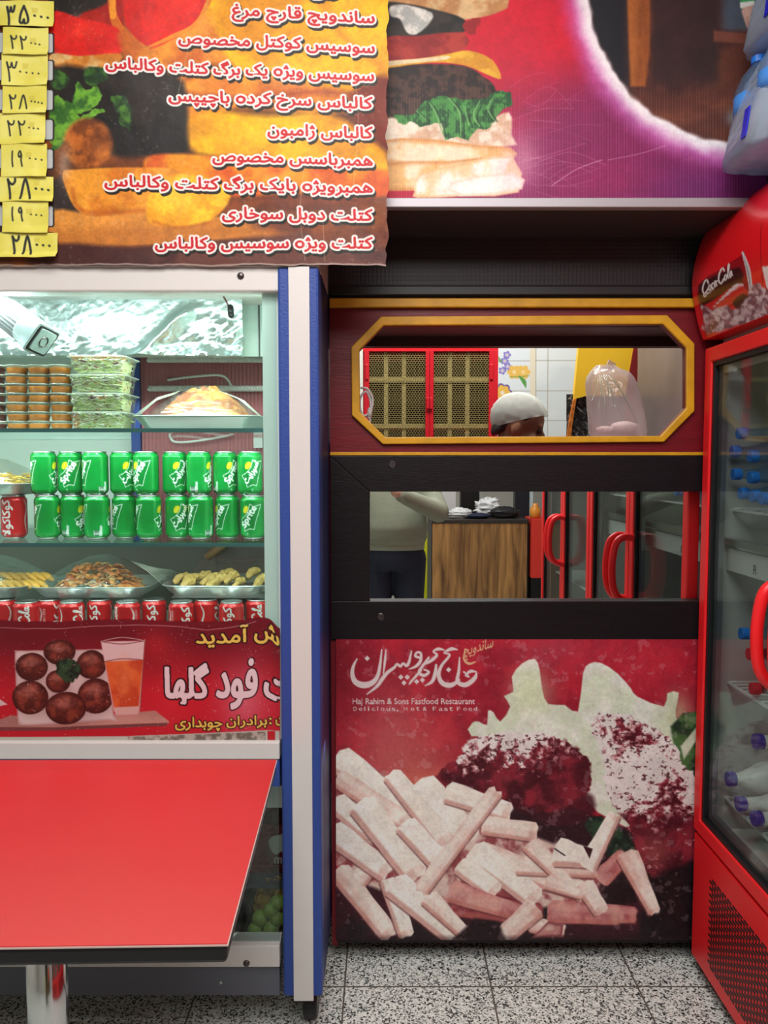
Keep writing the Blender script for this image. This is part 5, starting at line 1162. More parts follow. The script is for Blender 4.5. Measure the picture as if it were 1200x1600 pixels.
# ================================================================== TABLE
ZTB = 0.74
q1, q2 = atZ(432, 1187, ZTB), atZ(355, 1474, ZTB); f0 = atZ(0, 1479, ZTB)
q1.y = min(q1.y, CASE_Y - .012)
lx = -1.04; sl = (f0.y - q2.y) / (f0.x - q2.x)
q3 = V((lx, q2.y + sl * (lx - q2.x), ZTB)); q4 = V((lx - .02, q1.y - .004, ZTB))
tb = thing('dining_table', (-0.63, 1.45, 0), 'red topped dining table with black edge and chrome column, against the display case', 'table')
B().prism([q1, q2, q3, q4], (0, 0, -.0015)).build('table_top', mat('red_laminate', (196, 32, 37), .40, spec=.8, bump=.02, bscale=400, var=.03, vscale=3), tb)
ins_ = lambda q, k: V((q.x + (-.65 - q.x) * k, q.y + (1.45 - q.y) * k, ZTB - .0016))
B().prism([ins_(q, -.004) for q in (q1, q2, q3, q4)], (0, 0, -.0022)).build('edge_line', mat('pale_edge_line', (196, 176, 170), .5), tb)
B().prism([ins_(q, .002) + V((0, 0, -.0022)) for q in (q1, q2, q3, q4)], (0, 0, -.028)).build('edge_band', M['black'], tb, bevel=.006)
B().cyl((-0.648, 1.42, .02), (-0.648, 1.42, ZTB - .033), .037, seg=48).build('column', M['chrome'], tb, smooth=True)
B().lathe([(.20, 0.0), (.20, .008), (.19, .014), (.05, .024), (.036, .03)], (-0.63, 1.42, 0), 48).build('base_plate', M['chrome'], tb, smooth=True)
# ================================================================== DRINKS FRIDGES
M['fridge_red'] = mat('fridge_red', (236, 32, 38), .33, spec=.5, bump=.015, bscale=300)
M['fridge_in'] = mat('fridge_liner', (176, 172, 172), .5)
M['gasket'] = mat('black_gasket', (20, 20, 24), .5)
M['alu'] = mat('aluminium_frame', (150, 152, 160), .35, .8)
M['door_glass'] = clear('door_glass', (236, 242, 240), .015, .015, .16)
M['wire'] = mat('white_wire', (225, 228, 228), .4)
M['bottle'] = clear('bottle_plastic', (232, 242, 252), .06, .03, .5, bump=.4, bscale=60, haze=.14, hazecol=(170, 210, 245))
M['cap_blue'] = mat('blue_cap', (36, 118, 214), .35); M['cap_violet'] = mat('violet_cap', (66, 62, 168), .4); M['cap_red'] = mat('red_cap', (206, 40, 50), .4)
M['milk'] = mat('milk_bottle', (232, 232, 226), .35)
XF = 0.875; XBK = 1.52
zD0 = atX(1083.5, 1294, XF).z; zD1 = atX(1105.5, 544, XF).z
prof_px = [(1099, 531), (1091, 505), (1084, 470), (1082, 445), (1085, 417), (1092, 390), (1102, 366), (1116, 348), (1136, 336), (1160, 328)]
YFAR = 2.118
hood = [at(x, y, YFAR) for x, y in prof_px]; hood_pts = [(p.x, p.z) for p in hood]
ztop = hood_pts[-1][1]
def ring_yz(mb, y0, y1, z0, z1, w, x0, x1):
    O_ = [V((x0, y0, z0)), V((x0, y1, z0)), V((x0, y1, z1)), V((x0, y0, z1))]; I_ = [V((x0, y0 + w, z0 + w)), V((x0, y1 - w, z0 + w)), V((x0, y1 - w, z1 - w)), V((x0, y0 + w, z1 - w))]
    return mb.ring(O_, I_, (x1 - x0, 0, 0))
def fridge(ya, yb, label, printed):
    """ya near end, yb far end"""
    fr = thing('drinks_fridge', (1.2, (ya + yb) / 2, 0), label, 'fridge')
    t_ = .03; zc = ztop - .10
    B().box(XBK - t_, XBK, ya, yb, .05, zc).build('back_panel', M['fridge_in'], fr)
    B().box(XF + .05, XBK, yb - t_, yb, .05, zc).build('side_wall', M['fridge_in'], fr); B().box(XF + .05, XBK, ya, ya + t_, .05, zc).build('side_wall', M['fridge_in'], fr)
    B().box(XF + .05, XBK - t_, ya + t_, yb - t_, zD0 - .02, zD0 + .01).build('inner_floor', M['case_white'], fr)
    B().box(XF + .05, XBK - t_, ya + t_, yb - t_, zD1 + .0, zD1 + .03).build('inner_roof', M['fridge_in'], fr)
    B().box(XF + .08, XBK, ya, yb, ztop - .10, ztop).build('roof', M['fridge_red'], fr)
    # grille panel under the doors
    g = B().box(XF + .004, XF + .03, ya, yb, .045, zD0 - .012).build('grille_panel', M['fridge_red'], fr, bevel=.004)
    mb = B(); rows = 27; z0_, z1_ = .09, zD0 - .085
    yA, yB_ = ya + .10, yb - .115
    for r_ in range(rows):
        z_ = z0_ + (z1_ - z0_) * r_ / (rows - 1); n = int((yB_ - yA) / .030)
        for c_ in range(n): y_ = yA + .030 * c_ + (.015 if r_ % 2 else 0); mb.box(XF + .0030, XF + .006, y_, y_ + .022, z_ - .0030, z_ + .0030)
    mb.build('vent_slots', M['black'], g)
    B().box(XF + .05, XBK - .02, ya + .03, yb - .03, .0, .05).build('plinth', M['black'], fr)
    # doors
    ym = (ya + yb) / 2
    for y0, y1, hy in ((ya + .002, ym - .002, ym - .028), (ym + .002, yb - .002, ym + .046)):
        d = ring_yz(B(), y0, y1, zD0, zD1, .040, XF, XF + .035).build('door', M['fridge_red'], fr, bevel=.004)
        ring_yz(B(), y0 + .036, y1 - .036, zD0 + .036, zD1 - .036, .016, XF + .006, XF + .03).build('gasket', M['gasket'], d)
        ring_yz(B(), y0 + .053, y1 - .053, zD0 + .053, zD1 - .053, .020, XF + .020, XF + .034).build('inner_frame', M['alu'], d)
        B().box(XF + .012, XF + .017, y0 + .045, y1 - .045, zD0 + .045, zD1 - .045).build('glass', M['door_glass'], d)
        zc_ = 1.075; hp = [(XF + .002, zc_ + .108), (XF - .030, zc_ + .112), (XF - .058, zc_ + .092), (XF - .070, zc_ + .04), (XF - .072, zc_ - .02), (XF - .064, zc_ - .075), (XF - .040, zc_ - .108), (XF + .002, zc_ - .118)]
        pp = spline(hp, False, 5); B().tube([(x, hy, z) for x, z in pp], [.013] * len(pp), 12).build('handle', M['fridge_red'], d, smooth=True)
    # rounded light canopy with print
    s_ = spline(hood_pts, False, 16); ys = np.concatenate([np.linspace(yb + .002, yb - .45, 260), np.linspace(yb - .46, ya, 20)]) if printed else np.linspace(yb + .002, ya, 30)
    Px = np.tile(s_[:, :1], (1, len(ys))); Pz = np.tile(s_[:, 1:], (1, len(ys))); Py_ = np.tile(ys, (len(s_), 1)); P = np.stack([Px, Py_, Pz], -1)[::-1]
    if printed:
        C = Canvas(1076, 296, 1206, 540, .7, (222, 26, 34)); C.T = (1040, 280, 3.64)
        C.poly([(186, 600), (300, 520), (425, 436), (448, 415), (500, 690), (420, 700), (330, 740), (205, 745)], (150, 14, 26), 1, 2)
        C.poly([(188, 610), (260, 560), (420, 500), (436, 590), (360, 620), (270, 690), (204, 725)], (62, 12, 20), 3, 2); C.poly([(204, 730), (290, 680), (400, 600), (440, 600), (470, 680), (400, 700), (300, 745)], (206, 30, 40), 2, 2)
        C.poly([(380, 700), (440, 650), (475, 680), (420, 740)], (60, 14, 20), 3, 2); C.stroke([(270, 730), (330, 670), (400, 610), (440, 600)], [3, 12, 22, 8], (222, 206, 210))
        C.stroke([(438, 418), (470, 520), (492, 684)], [12, 26, 16], (214, 210, 214)); C.stroke([(444, 440), (472, 540), (486, 660)], [3, 9, 4], (150, 144, 150))
        SCRIPT(C, lambda x, y: (206 + x * 20 - y * 1, 672 - x * 12.6 - y * 30), 9.5, (236, 230, 230))
        C.poly([(196, 712), (260, 740), (300, 735), (345, 715), (370, 740), (420, 730), (500, 600), (540, 595), (582, 640), (582, 775), (480, 810), (360, 850), (236, 888), (215, 800)], mixn((206, 186, 192), (120, 70, 84), 6, 3, .35, .65), 2, 0, wob=3)
        for q in range(26):
            x_ = rnd.uniform(215, 575); y_ = 885 - (x_ - 215) * .31 - rnd.uniform(10, 110); C.poly([(x_ - 16, y_), (x_ - 4, y_ - 22), (x_ + 16, y_ - 12), (x_ + 10, y_ + 14)], rnd.choice([(226, 214, 218), (150, 104, 116), (190, 166, 176)]), 1.5, a=.7)
        C.stroke([(545, 250), (540, 400), (552, 600)], 3, (120, 12, 18)); C.poly([(548, 500), (600, 490), (600, 640), (575, 620)], (224, 214, 214), 1.5)
        C.stroke([(168, 560), (190, 720), (232, 890)], 5, (150, 16, 22), a=.6)
        pr = np.array([[project(q) for q in row] for row in P]); rgb = C.sample(pr[..., 0], pr[..., 1]); rgb[pr[..., 0] > 1204] = np.array([222, 26, 34]) / 255.
    else: rgb = np.tile(np.array([222, 26, 34]) / 255., P.shape[:2] + (1,))
    hd = gridmesh('canopy', P, rgb, M['canopy'], fr)
    e = s_; endp = [V((x, yb, z)) for x, z in e] + [V((XF + .09, yb, e[-1][1])), V((XF + .09, yb, e[0][1]))]
    B().prism([p + V((.0015, 0, 0)) for p in endp], (0, ya - yb, 0)).build('canopy_body', M['fridge_red'], hd)
    return fr
M['canopy'] = vmat('red_canopy', .3, coat=.3)
frA = fridge(1.060, YFAR, 'red drinks fridge with rounded printed canopy and glass doors at the right of the photo', True)
frB = fridge(0.07, 1.054, 'second red drinks fridge nearer the camera, seen only in the wall mirror', False)
# wire shelves and the price rail
for fr, ya, yb, zs in ((frA, 1.06, YFAR, (1.325, 1.185, .848, .522)), (frB, .07, 1.054, (1.325, .86, .60))):
    for z_ in zs:
        mb = B()
        for k in range(34): y_ = ya + .04 + (yb - ya - .08) * k / 33; mb.box(XF + .075, XBK - .04, y_ - .0015, y_ + .0015, z_ - .004, z_)
        for x_ in (XF + .075, 1.2, XBK - .04): mb.box(x_ - .003, x_ + .003, ya + .03, yb - .03, z_ - .010, z_ - .004)
        sh_ = mb.build('wire_shelf', M['wire'], fr)
        if z_ == 1.185:
            B().box(XF + .060, XF + .072, ya + .05, yb - .035, z_ - .030, z_ + .030).build('price_rail', mat('price_rail', (206, 206, 206), .4), sh_)
            c_ = bpy.data.curves.new('rail_lettering', 'FONT'); c_.body = 'R'; c_.size = .035
            o = bpy.data.objects.new('rail_lettering', c_); COL.objects.link(o); dg_ = bpy.context.evaluated_depsgraph_get(); me = bpy.data.meshes.new_from_object(o.evaluated_get(dg_)); bpy.data.objects.remove(o)
            o = bpy.data.objects.new('rail_lettering', me); COL.objects.link(o); me.materials.append(M['black']); o.rotation_euler = (math.pi / 2, 0, -math.pi / 2); q = atX(1176, 897, XF + .0595); o.location = q - wloc(sh_); o.parent = sh_
            B().box(XF + .05, XF + .075, ya + .05, yb - .035, z_ + .040, z_ + .058).build('rail_tube', M['steel'], sh_)
# bottles lying with caps to the door
def lying(name, p, r, L, capm, bodym, label, group, cat='bottle', neck=.012):
    x, y, z = p
    o = B().lathe([(neck * .9, 0), (neck, .012), (neck * 1.05, .02), (r * .62, .05), (r * .93, .08), (r, .10), (r * .95, .13), (r, .15), (r * .95, .17), (r, .19), (r, L - .012), (r * .85, L)], (0, 0, 0), 24, 'X').build(name, bodym, None, smooth=True)
    c_ = B().lathe([(neck * 1.25, -.012), (neck * 1.3, -.010), (neck * 1.3, .008), (neck * 1.2, .009)], (0, 0, 0), 20, 'X').build('cap', capm, o, smooth=False, bevel=.001)
    o.location = p; return tag(o, label, cat, group)
caps = [(1160, 677, 'topmost water bottle cap'), (1150, 705, 'second row, nearest the fridge corner'), (1178, 713, 'second row, right'), (1152, 741, 'third row, nearest the corner'), (1178, 746, 'third row, right'), (1163, 771, 'bottom row, left'), (1181, 775, 'bottom row, middle'), (1196, 779, 'bottom row, right')]
proto = None
for px, py, tx in caps:
    p = atX(px, py, XF + .062)
    lb = 'blue capped water bottle lying in the fridge, ' + tx
    if proto is None: proto = lying('water_bottle', p, .026, .27, M['cap_blue'], M['bottle'], lb, 'water bottles lying in the red fridge')
    else: copy_tree(proto, p, 0, lb)
p = atX(1164, 990, XF + .06); copy_tree(proto, V((p.x, p.y, p.z)), 0, 'lone blue capped water bottle left of the red handle')
ju = mat('dark_cola_bottle', (60, 26, 30), .2)
for px, py, tx in ((1176, 1022, 'upper of the two beside the red handle'), (1181, 1076, 'lower of the two beside the red handle')):
    lying('juice_bottle', atX(px, py, XF + .06), .028, .25, M['cap_red'], ju, 'red capped dark bottle lying in the fridge, ' + tx, 'red capped bottles in the fridge')
for px, py, r, tx in ((1186, 1159, .030, 'just under the wire shelf'), (1143, 1217, .046, 'largest, at the left'), (1159, 1256, .030, 'second lowest'), (1184, 1279, .032, 'lowest')):
    lying('milk_bottle', atX(px, py, XF + .06), r, .24, M['cap_violet'], M['milk'], 'violet capped white milk bottle in the fridge, ' + tx, 'milk bottles in the fridge', neck=.015)
# shrink wrapped water on top of the fridge
M['film'] = clear('blue_shrink_film', (232, 242, 254), .10, .05, .55, bump=1.0, bscale=22, haze=.55, hazecol=(222, 240, 255), stretch=(1, 1, 2))
def pack(pa, hx, hy, h, lean, label):
    t = thing('water_pack', pa, label, 'water pack', 'shrink wrapped water packs on the fridge'); x, y, z = pa
    k = 0
    for i in (-1, 0, 1):
        for j in (-1, 1):
            bx_, by_ = x + lean * .3 + i * hx * .62, y + j * hy * .48; r = min(hx * .30, hy * .45)
            b = B().lathe([(r * .8, .004), (r, .012), (r, h * .2), (r * .93, h * .23), (r, h * .26), (r, h * .4), (r * .93, h * .43), (r, h * .46), (r, h * .66), (r * .7, h * .80), (.014, h * .90), (.013, h * .93)], (bx_, by_, z), 24).build('bottle', M['bottle'], t, smooth=True)
            B().lathe([(.016, h * .91), (.016, h * .965), (.014, h * .97)], (bx_, by_, z), 18).build('cap', M['cap_blue'], b)
            B().lathe([(r * 1.01, h * .47), (r * 1.01, h * .62)], (bx_, by_, z), 24).build('label_band', mat('blue_label', (70, 140, 220), .4), b, smooth=True)
    rings = []
    for f, s_ in ((0, .90), (.03, 1), (.35, 1.0), (.7, .93), (.92, .80), (1.0, .55)):
        rg = rrect(x + lean * f, y, z + h * f, hx * s_, hy * s_, hx * .45, 8); rings.append([p + V((rnd.uniform(-.004, .004), rnd.uniform(-.004, .004), rnd.uniform(-.003, .003))) for p in rg])
    f_ = loft(B(), rings).build('shrink_film', M['film'], t, smooth=True)
    mk = mat('blue_ink', (30, 34, 190), .4)
    a_ = V((x - hx + lean * .12 - .001, y - hy * .25, z + h * .10))
    B().prism([a_ + V((-.002, 0, 0)), a_ + V((-.002, -.022, 0)), a_ + V((lean * .25 - .004, -.016, h * .26)), a_ + V((lean * .25 - .004, .006, h * .26))], (.003, 0, 0)).build('ink_mark', mk, f_)
    return t
pa = at(1131, 326, 1.93); hx = .17
pack((pa.x + hx - .055, 1.765, ztop + .001), hx, .12, .255, .05, 'lower blue tinted pack of bottled water on top of the red fridge')
pack((pa.x + hx - .012, 1.765, ztop + .258), hx, .12, .27, .05, 'upper blue tinted pack of bottled water, on the lower pack')
# ================================================================== KITCHEN BEHIND THE HATCH
YK = 4.2
C = Canvas(740, 500, 960, 720, .8, (226, 232, 232)); X, Y = C.X, C.Y; C.T = (740, 500, 3.3333)
C.all(mixn((226, 234, 236), (214, 224, 228), 60, 3)); C.poly([(-20, -10), (292, -10), (292, 760), (-20, 760)], (222, 232, 240)); C.poly([(294, -10), (326, -10), (322, 760), (290, 760)], (228, 222, 202))
for q in ([(388, -10), (384, 760)], [(548, -10), (540, 200), (505, 760)], [(324, 211), (800, 211)], [(324, 369), (800, 369)], [(324, 524), (800, 524)], [(-20, 213), (292, 213)], [(-20, 370), (292, 370)], [(326, -10), (322, 760)]):
    C.stroke(q, 2.6, (150, 140, 126), 0)
def flower(x, y, r, col, mid, n=5):
    for k in range(n):
        a_ = k * 2 * math.pi / n; C.ell(x + r * .62 * math.cos(a_), y + r * .62 * math.sin(a_), r * .5, r * .42, col, a_)
    C.ell(x, y, r * .3, r * .3, mid)
for x, y in ((174, 182), (162, 214), (178, 242), (150, 264)): flower(x, y, 19, (128, 118, 196), (236, 230, 200)); flower(x, y, 11, (190, 184, 226), (240, 220, 120))
for x, y, r in ((212, 272, 34), (258, 272, 34)): flower(x, y, r, (232, 190, 100), (240, 220, 170), 6)
flower(150, 380, 46, (110, 90, 160), (200, 150, 90), 7); flower(150, 380, 38, (232, 188, 90), (240, 226, 210), 7); C.stroke([(236, 292), (262, 320), (272, 352)], [6, 22, 4], (96, 160, 86)); C.stroke([(190, 296), (236, 296), (290, 290)], 3, (90, 150, 84)); C.stroke([(128, 190), (140, 215)], [3, 14], (110, 160, 100)); C.glow(268, 262, 20, 20, (240, 200, 110), .5)
struct(gridmesh('wall_tiles', plane_pts(C, YK - .004), C.img, vmat('glazed_tiles', .2), gain=.85))
struct(B().box(-2.8, 2.4, YK, YK + .05, 0, 3.0).build('wall_back', mat('kitchen_wall', (214, 216, 208), .5)))
# niche behind the opening
zsf = at(700, 508, PY).z
struct(B().box(XL, 1.0, PY + .055, 2.36, zsf + .004, zsf + .03).build('trim_7', mat('niche_soffit', (92, 80, 78), .5)))
a_, b_ = at(600, 522, 2.36), at(600, 541, 2.36)
struct(B().box(XL, 1.0, 2.36, 2.40, b_.z, 3.0).build('trim_8', mat('dark_red_beam', (58, 20, 28), .5)))
struct(B().box(XL, 1.0, PY + .055, 2.62, at(600, 690, PY).z - .03, at(600, 687, PY).z - .004).build('trim_9', M['dark_red']))
struct(B().box(.955, .975, PY + .056, 2.92, at(600, 690, PY).z, 2.2).build('wall_niche', mat('grey_side_sheet', (120, 110, 110), .35, var=.2, vscale=5)))
# mesh cabinet
YM = 3.4
def kx(px): return at(px, 620, YM).x
def kz(py): return at(700, py, YM).z
cab = thing('wall_cabinet', ((kx(567) + kx(778)) / 2, YM + .2, kz(720)), 'red framed kitchen cabinet with two wire mesh doors, seen through the hatch', 'cabinet')
M['cab_red'] = mat('cabinet_red_paint', (196, 24, 40), .4, bump=.15, bscale=40)
M['olive'] = mat('olive_inside', (72, 66, 40), .7); M['cream'] = mat('cream_bar', (206, 190, 128), .5, var=.1)
B().box(kx(567), kx(778), YM + .36, YM + .38, kz(720), kz(541)).build('back_panel', M['olive'], cab)
B().box(kx(567), kx(570), YM + .02, YM + .38, kz(720), kz(541)).build('side_panel', M['cab_red'], cab); B().box(kx(775), kx(778), YM + .02, YM + .38, kz(720), kz(541)).build('side_panel', M['cab_red'], cab)
B().box(kx(567), kx(778), YM, YM + .38, kz(549), kz(541)).build('top_rail', M['cab_red'], cab); B().box(kx(567), kx(778), YM, YM + .38, kz(722), kz(716)).build('bottom_rail', M['cab_red'], cab)
def meshmat():
    m = bpy.data.materials.new('wire_mesh'); m.use_nodes = True; nt = m.node_tree; b = nt.nodes['Principled BSDF']; b.inputs['Base Color'].default_value = [float(v) for v in lin((128, 118, 74))] + [1]; b.inputs['Roughness'].default_value = .5
    tc = nt.nodes.new('ShaderNodeTexCoord'); mp = nt.nodes.new('ShaderNodeMapping'); mp.inputs['Rotation'].default_value = (math.pi / 2, 0, 0); nt.links.new(tc.outputs['Object'], mp.inputs[0])
    br = nt.nodes.new('ShaderNodeTexBrick'); br.offset = .5; br.inputs['Scale'].default_value = 1; br.inputs['Brick Width'].default_value = .012; br.inputs['Row Height'].default_value = .009; br.inputs['Mortar Size'].default_value = .0011; nt.links.new(mp.outputs[0], br.inputs[0])
    t = nt.nodes.new('ShaderNodeBsdfTransparent'); mx = nt.nodes.new('ShaderNodeMixShader'); nt.links.new(br.outputs['Fac'], mx.inputs[0]); nt.links.new(t.outputs[0], mx.inputs[1]); nt.links.new(b.outputs[0], mx.inputs[2]); nt.links.new(mx.outputs[0], nt.nodes['Material Output'].inputs[0]); return m
MM = meshmat()
for xa, xb, ia, ib, hxp in ((569, 670.5, 577, 664.5, 668), (671, 777, 677, 763, 673)):
    d = B().ring([V((kx(xa), YM - .02, kz(716))), V((kx(xb), YM - .02, kz(716))), V((kx(xb), YM - .02, kz(549))), V((kx(xa), YM - .02, kz(549)))], [V((kx(ia), YM - .02, kz(706))), V((kx(ib), YM - .02, kz(706))), V((kx(ib), YM - .02, kz(550))), V((kx(ia), YM - .02, kz(550)))], (0, .02, 0)).build('door', M['cab_red'], cab, bevel=.002)
    B().box(kx(ia), kx(ib), YM - .012, YM - .010, kz(706), kz(550)).build('mesh_panel', MM, d)
    B().box(kx(hxp) - .006, kx(hxp) + .006, YM - .032, YM - .02, kz(640), kz(622)).build('door_pull', M['cab_red'], d, bevel=.002)
    for f in (.30, .62): x_ = kx(ia + (ib - ia) * f); B().box(x_ - .009, x_ + .009, YM + .0, YM + .012, kz(706), kz(550)).build('door_bar', M['cream'], d)
    for py in (593, 666): B().box(kx(ia), kx(ib), YM - .006, YM + .0, kz(py + 3.5), kz(py - 3.5)).build('door_bar', M['cream'], d)
B().box(kx(570), kx(775), YM + .05, YM + .36, kz(668), kz(664)).build('shelf', M['cream'], cab)
for xx in (764, 571): B().box(kx(xx) , kx(xx + 5), YM - .026, YM - .02, kz(594), kz(570)).build('hinge', M['cab_red'], cab, bevel=.002)
# a floor cupboard carries it
o = B().box(kx(560), kx(786), YM + .0, YM + .40, 0, kz(722)).build('base_cupboard', M['cab_red']); centre(o); tag(o, 'red cupboard under the mesh cabinet, hidden below the hatch', 'cupboard')
# yellow boarding with torn lower corner
YP = 3.0
bd = thing('yellow_board', tuple(at(950, 720, YP)), 'yellow painted leaning board with a broken dark lower corner, behind the plastic bag', 'board')
T7 = lambda x, y: (740 + x / 3.3333, 500 + y / 3.3333)
PP = lambda pts, Y_: [at(*T7(*p), Y_) for p in pts]
B().prism(PP([(552, 100), (842, 100), (806, 300), (790, 395), (590, 395), (522, 412)], YP), (0, .03, 0)).build('upper_board', mat('bright_yellow', (240, 196, 44), .5, bump=.1, var=.06, vscale=6), bd)
B().prism(PP([(842, 100), (856, 100), (850, 700), (780, 700), (806, 300)], YP - .004), (0, .03, 0)).build('red_edge', mat('rust_red_edge', (130, 28, 30), .6), bd)
B().prism(PP([(522, 412), (536, 410), (512, 560), (506, 720), (484, 720), (494, 560)], YP - .006), (0, .03, 0)).build('torn_edge', mat('rust_orange', (190, 110, 34), .7, var=.4, vscale=60), bd)
C = Canvas(885, 616, 986, 720, .8, (26, 26, 28)); C.all(mixn((20, 20, 22), (44, 42, 44), 12, 2)); rr2 = random.Random(4)
for q in range(260):
    x_ = rr2.uniform(888, 985); y_ = rr2.uniform(618, 718); a_ = rr2.uniform(.3, 2.4); l_ = rr2.uniform(3, 9); C.stroke([(x_, y_), (x_ + l_ * math.cos(a_), y_ + l_ * math.sin(a_))], rr2.uniform(.6, 1.6), rr2.choice([(206, 208, 206), (150, 150, 150), (236, 236, 232)]), 0, 1, rr2.uniform(.4, 1))
gridmesh('speckled_sheet', plane_pts(C, YP + .014, .008 * (fbm(C.X, C.Y, 12, 3) - .5)), C.img, M['paper'], bd, gain=GAIN)
B().box(at(*T7(506, 700), YP).x, at(*T7(850, 700), YP).x, YP + .004, YP + .03, 0, at(900, 690, YP).z).build('lower_board', M['dark_wood'], bd)
# plastic bag on the hatch sill
YB_ = 2.46
zb_ = at(600, 687, PY).z - .003
bag = thing('plastic_bag', (at(963, 684, YB_).x, YB_, zb_), 'crinkled clear carrier bag standing on the hatch sill at the right', 'plastic bag')
rows = [(684, 618, 895, .5), (676, 606, 902, 1), (655, 600, 896, 1), (635, 592, 876, 1), (615, 587, 862, 1), (600, 586, 846, .9), (590, 592, 830, .8), (582, 606, 812, .6), (576, 622, 760, .4), (571, 640, 735, .3)]
rings = []
for i, (py, xa, xb, dp) in enumerate(rows):
    c_ = at(740 + (xa + xb) / 2 / 3.3333, py, YB_); rx = (xb - xa) / 2 / 3.3333 / F * YB_; ring = []
    for k in range(48):
        a_ = 2 * math.pi * k / 48; wv = 1 + .05 * math.sin(a_ * 7 + i * .8) + .03 * math.sin(a_ * 13 + i) + rnd.uniform(-.012, .012)
        ring.append(V((c_.x + rx * math.cos(a_) * (1 + .02 * math.sin(9 * a_ + i)), c_.y + .07 * dp * math.sin(a_) * wv, c_.z if i else zb_ + .001)))
    rings.append(ring)
M['bag'] = clear('milky_bag_film', (242, 236, 236), .14, .02, .45, bump=1.0, bscale=18, haze=.34, hazecol=(238, 226, 228))
bf = loft(B(), rings, False).build('bag_film', M['bag'], bag, smooth=True)
pf = [(640, 262), (650, 236), (668, 255), (700, 206), (742, 226), (722, 262)]
B().prism(PP([(692, 250), (706, 206), (742, 228), (724, 268)], YB_), (0, .012, 0)).build('bag_handle', M['bag'], bag); B().prism(PP([(632, 262), (640, 240), (662, 250), (690, 240), (700, 268)], YB_ - .01), (0, .012, 0)).build('bag_handle', M['bag'], bag)
for px, py, r in ((975, 668, .045), (945, 672, .03)): B().ball(at(px, py, YB_ + .01) , r, r * .8, r * .45).build('wrapped_food', mat('pinkish_pack', (226, 206, 206), .6), bag, smooth=True)
for q in range(9):
    a0 = at(*T7(650 + q * 8, 285), YB_ - .05); a1 = at(*T7(615 + q * 30, 420 + (q % 3) * 60), YB_ - .068)
    B().tube([a0, (a0 + a1) / 2 + V((.004, -.01, 0)), a1], [.0006, .0018, .0006], 6).build('bag_crease', M['lid_clear'], bf, smooth=True)
# white cable with a tie at the left of the opening
pts = [at(x, y, 2.3) for x, y in spline([(563, 606), (574, 608), (582, 622), (580, 640), (570, 650), (563, 640), (563, 622), (572, 612), (579, 630), (577, 668)], False, 6)]
o = B().tube(pts, .0035, 8).build('cable', M['cable_white'], None, smooth=True); centre(o); tag(o, 'looped white cable hanging at the left end of the hatch opening', 'cable')
pz = at(577, 668, 2.3); B().cap(at(578, 640, 2.3), at(577, 652, 2.3), .007, .007).build('cable_tie', M['cable_white'], o, smooth=True)

# ================================================================== PEOPLE
def figure(mb, name, m, parent=None, voxel=.009, it=6):
    return mb.build(name, m, parent, smooth=True, mods=[('REMESH', {'mode': 'VOXEL', 'voxel_size': voxel, 'use_smooth_shade': True}), ('SMOOTH', {'factor': .5, 'iterations': it})])
def head(mb, c, f, u, s=1.0):
    """skull, jaw, nose, brow, lips, chin and ears as one lump; returns helper for placing face points"""
    f = V(f).normalized(); u = V(u).normalized(); r = f.cross(u).normalized(); u = r.cross(f).normalized()
    R = Matrix((r, f, u)).transposed(); c = V(c); q = lambda x, y, z: c + (r * x + f * y + u * z) * s
    mb.ball(q(0, -.010, .030), .076 * s, .096 * s, .086 * s, 28, rot=R); mb.ball(q(0, .022, -.045), .060 * s, .068 * s, .072 * s, 24, rot=R); mb.ball(q(0, .070, -.092), .026 * s, .022 * s, .020 * s, 14, rot=R)
    mb.tube([q(0, .084, .012), q(0, .100, -.012), q(0, .112, -.030)], [.008 * s, .011 * s, .014 * s], 10); mb.ball(q(0, .104, -.032), .018 * s, .014 * s, .011 * s, 12, rot=R)
    for x in (-1, 1):
        mb.ball(q(x * .030, .076, .022), .022 * s, .012 * s, .009 * s, 12, rot=R); mb.ball(q(x * .074, -.012, -.012), .010 * s, .022 * s, .034 * s, 14, rot=R); mb.ball(q(x * .042, .058, -.03), .020 * s, .018 * s, .02 * s, 12, rot=R)
    mb.ball(q(0, .088, -.062), .024 * s, .010 * s, .006 * s, 12, rot=R); mb.ball(q(0, .087, -.072), .021 * s, .010 * s, .006 * s, 12, rot=R)
    return q, R
def hand(mb, wrist, palm_dir, across, curl, s=1.0):
    """palm with four fingers and a thumb; across points to the thumb side, curl is where the fingers bend"""
    d = V(palm_dir).normalized(); a = V(across).normalized(); a = (a - d * a.dot(d)).normalized(); n = V(curl).normalized(); n = (n - d * n.dot(d) - a * n.dot(a)).normalized(); w_ = V(wrist)
    mb.cap(w_, w_ + d * .075 * s + a * .018 * s, .021 * s, .019 * s); mb.cap(w_ + d * .01 * s, w_ + d * .078 * s - a * .02 * s, .019 * s, .017 * s); mb.cap(w_ + d * .02 * s, w_ + d * .08 * s, .018 * s, .017 * s)
    for k, (off, L_) in enumerate(((.030, .072), (.011, .080), (-.009, .074), (-.028, .058))):
        p0 = w_ + d * .080 * s + a * off * s; p1 = p0 + (d * .8 + n * .6).normalized() * L_ * .42 * s; p2 = p1 + (d * .15 + n * 1.0).normalized() * L_ * .32 * s; p3 = p2 + (-d * .5 + n * .8).normalized() * L_ * .26 * s
        mb.cap(p0, p1, .0095 * s, .009 * s, 10); mb.cap(p1, p2, .009 * s, .0082 * s, 10); mb.cap(p2, p3, .0082 * s, .007 * s, 10)
    t0 = w_ + d * .025 * s + a * .022 * s; t1 = t0 + (a * .8 + d * .6 + n * .3).normalized() * .034 * s; t2 = t1 + (d * .8 + a * .2 + n * .6).normalized() * .030 * s
    mb.cap(t0, t1, .0125 * s, .0105 * s, 10); mb.cap(t1, t2, .0105 * s, .008 * s, 10)
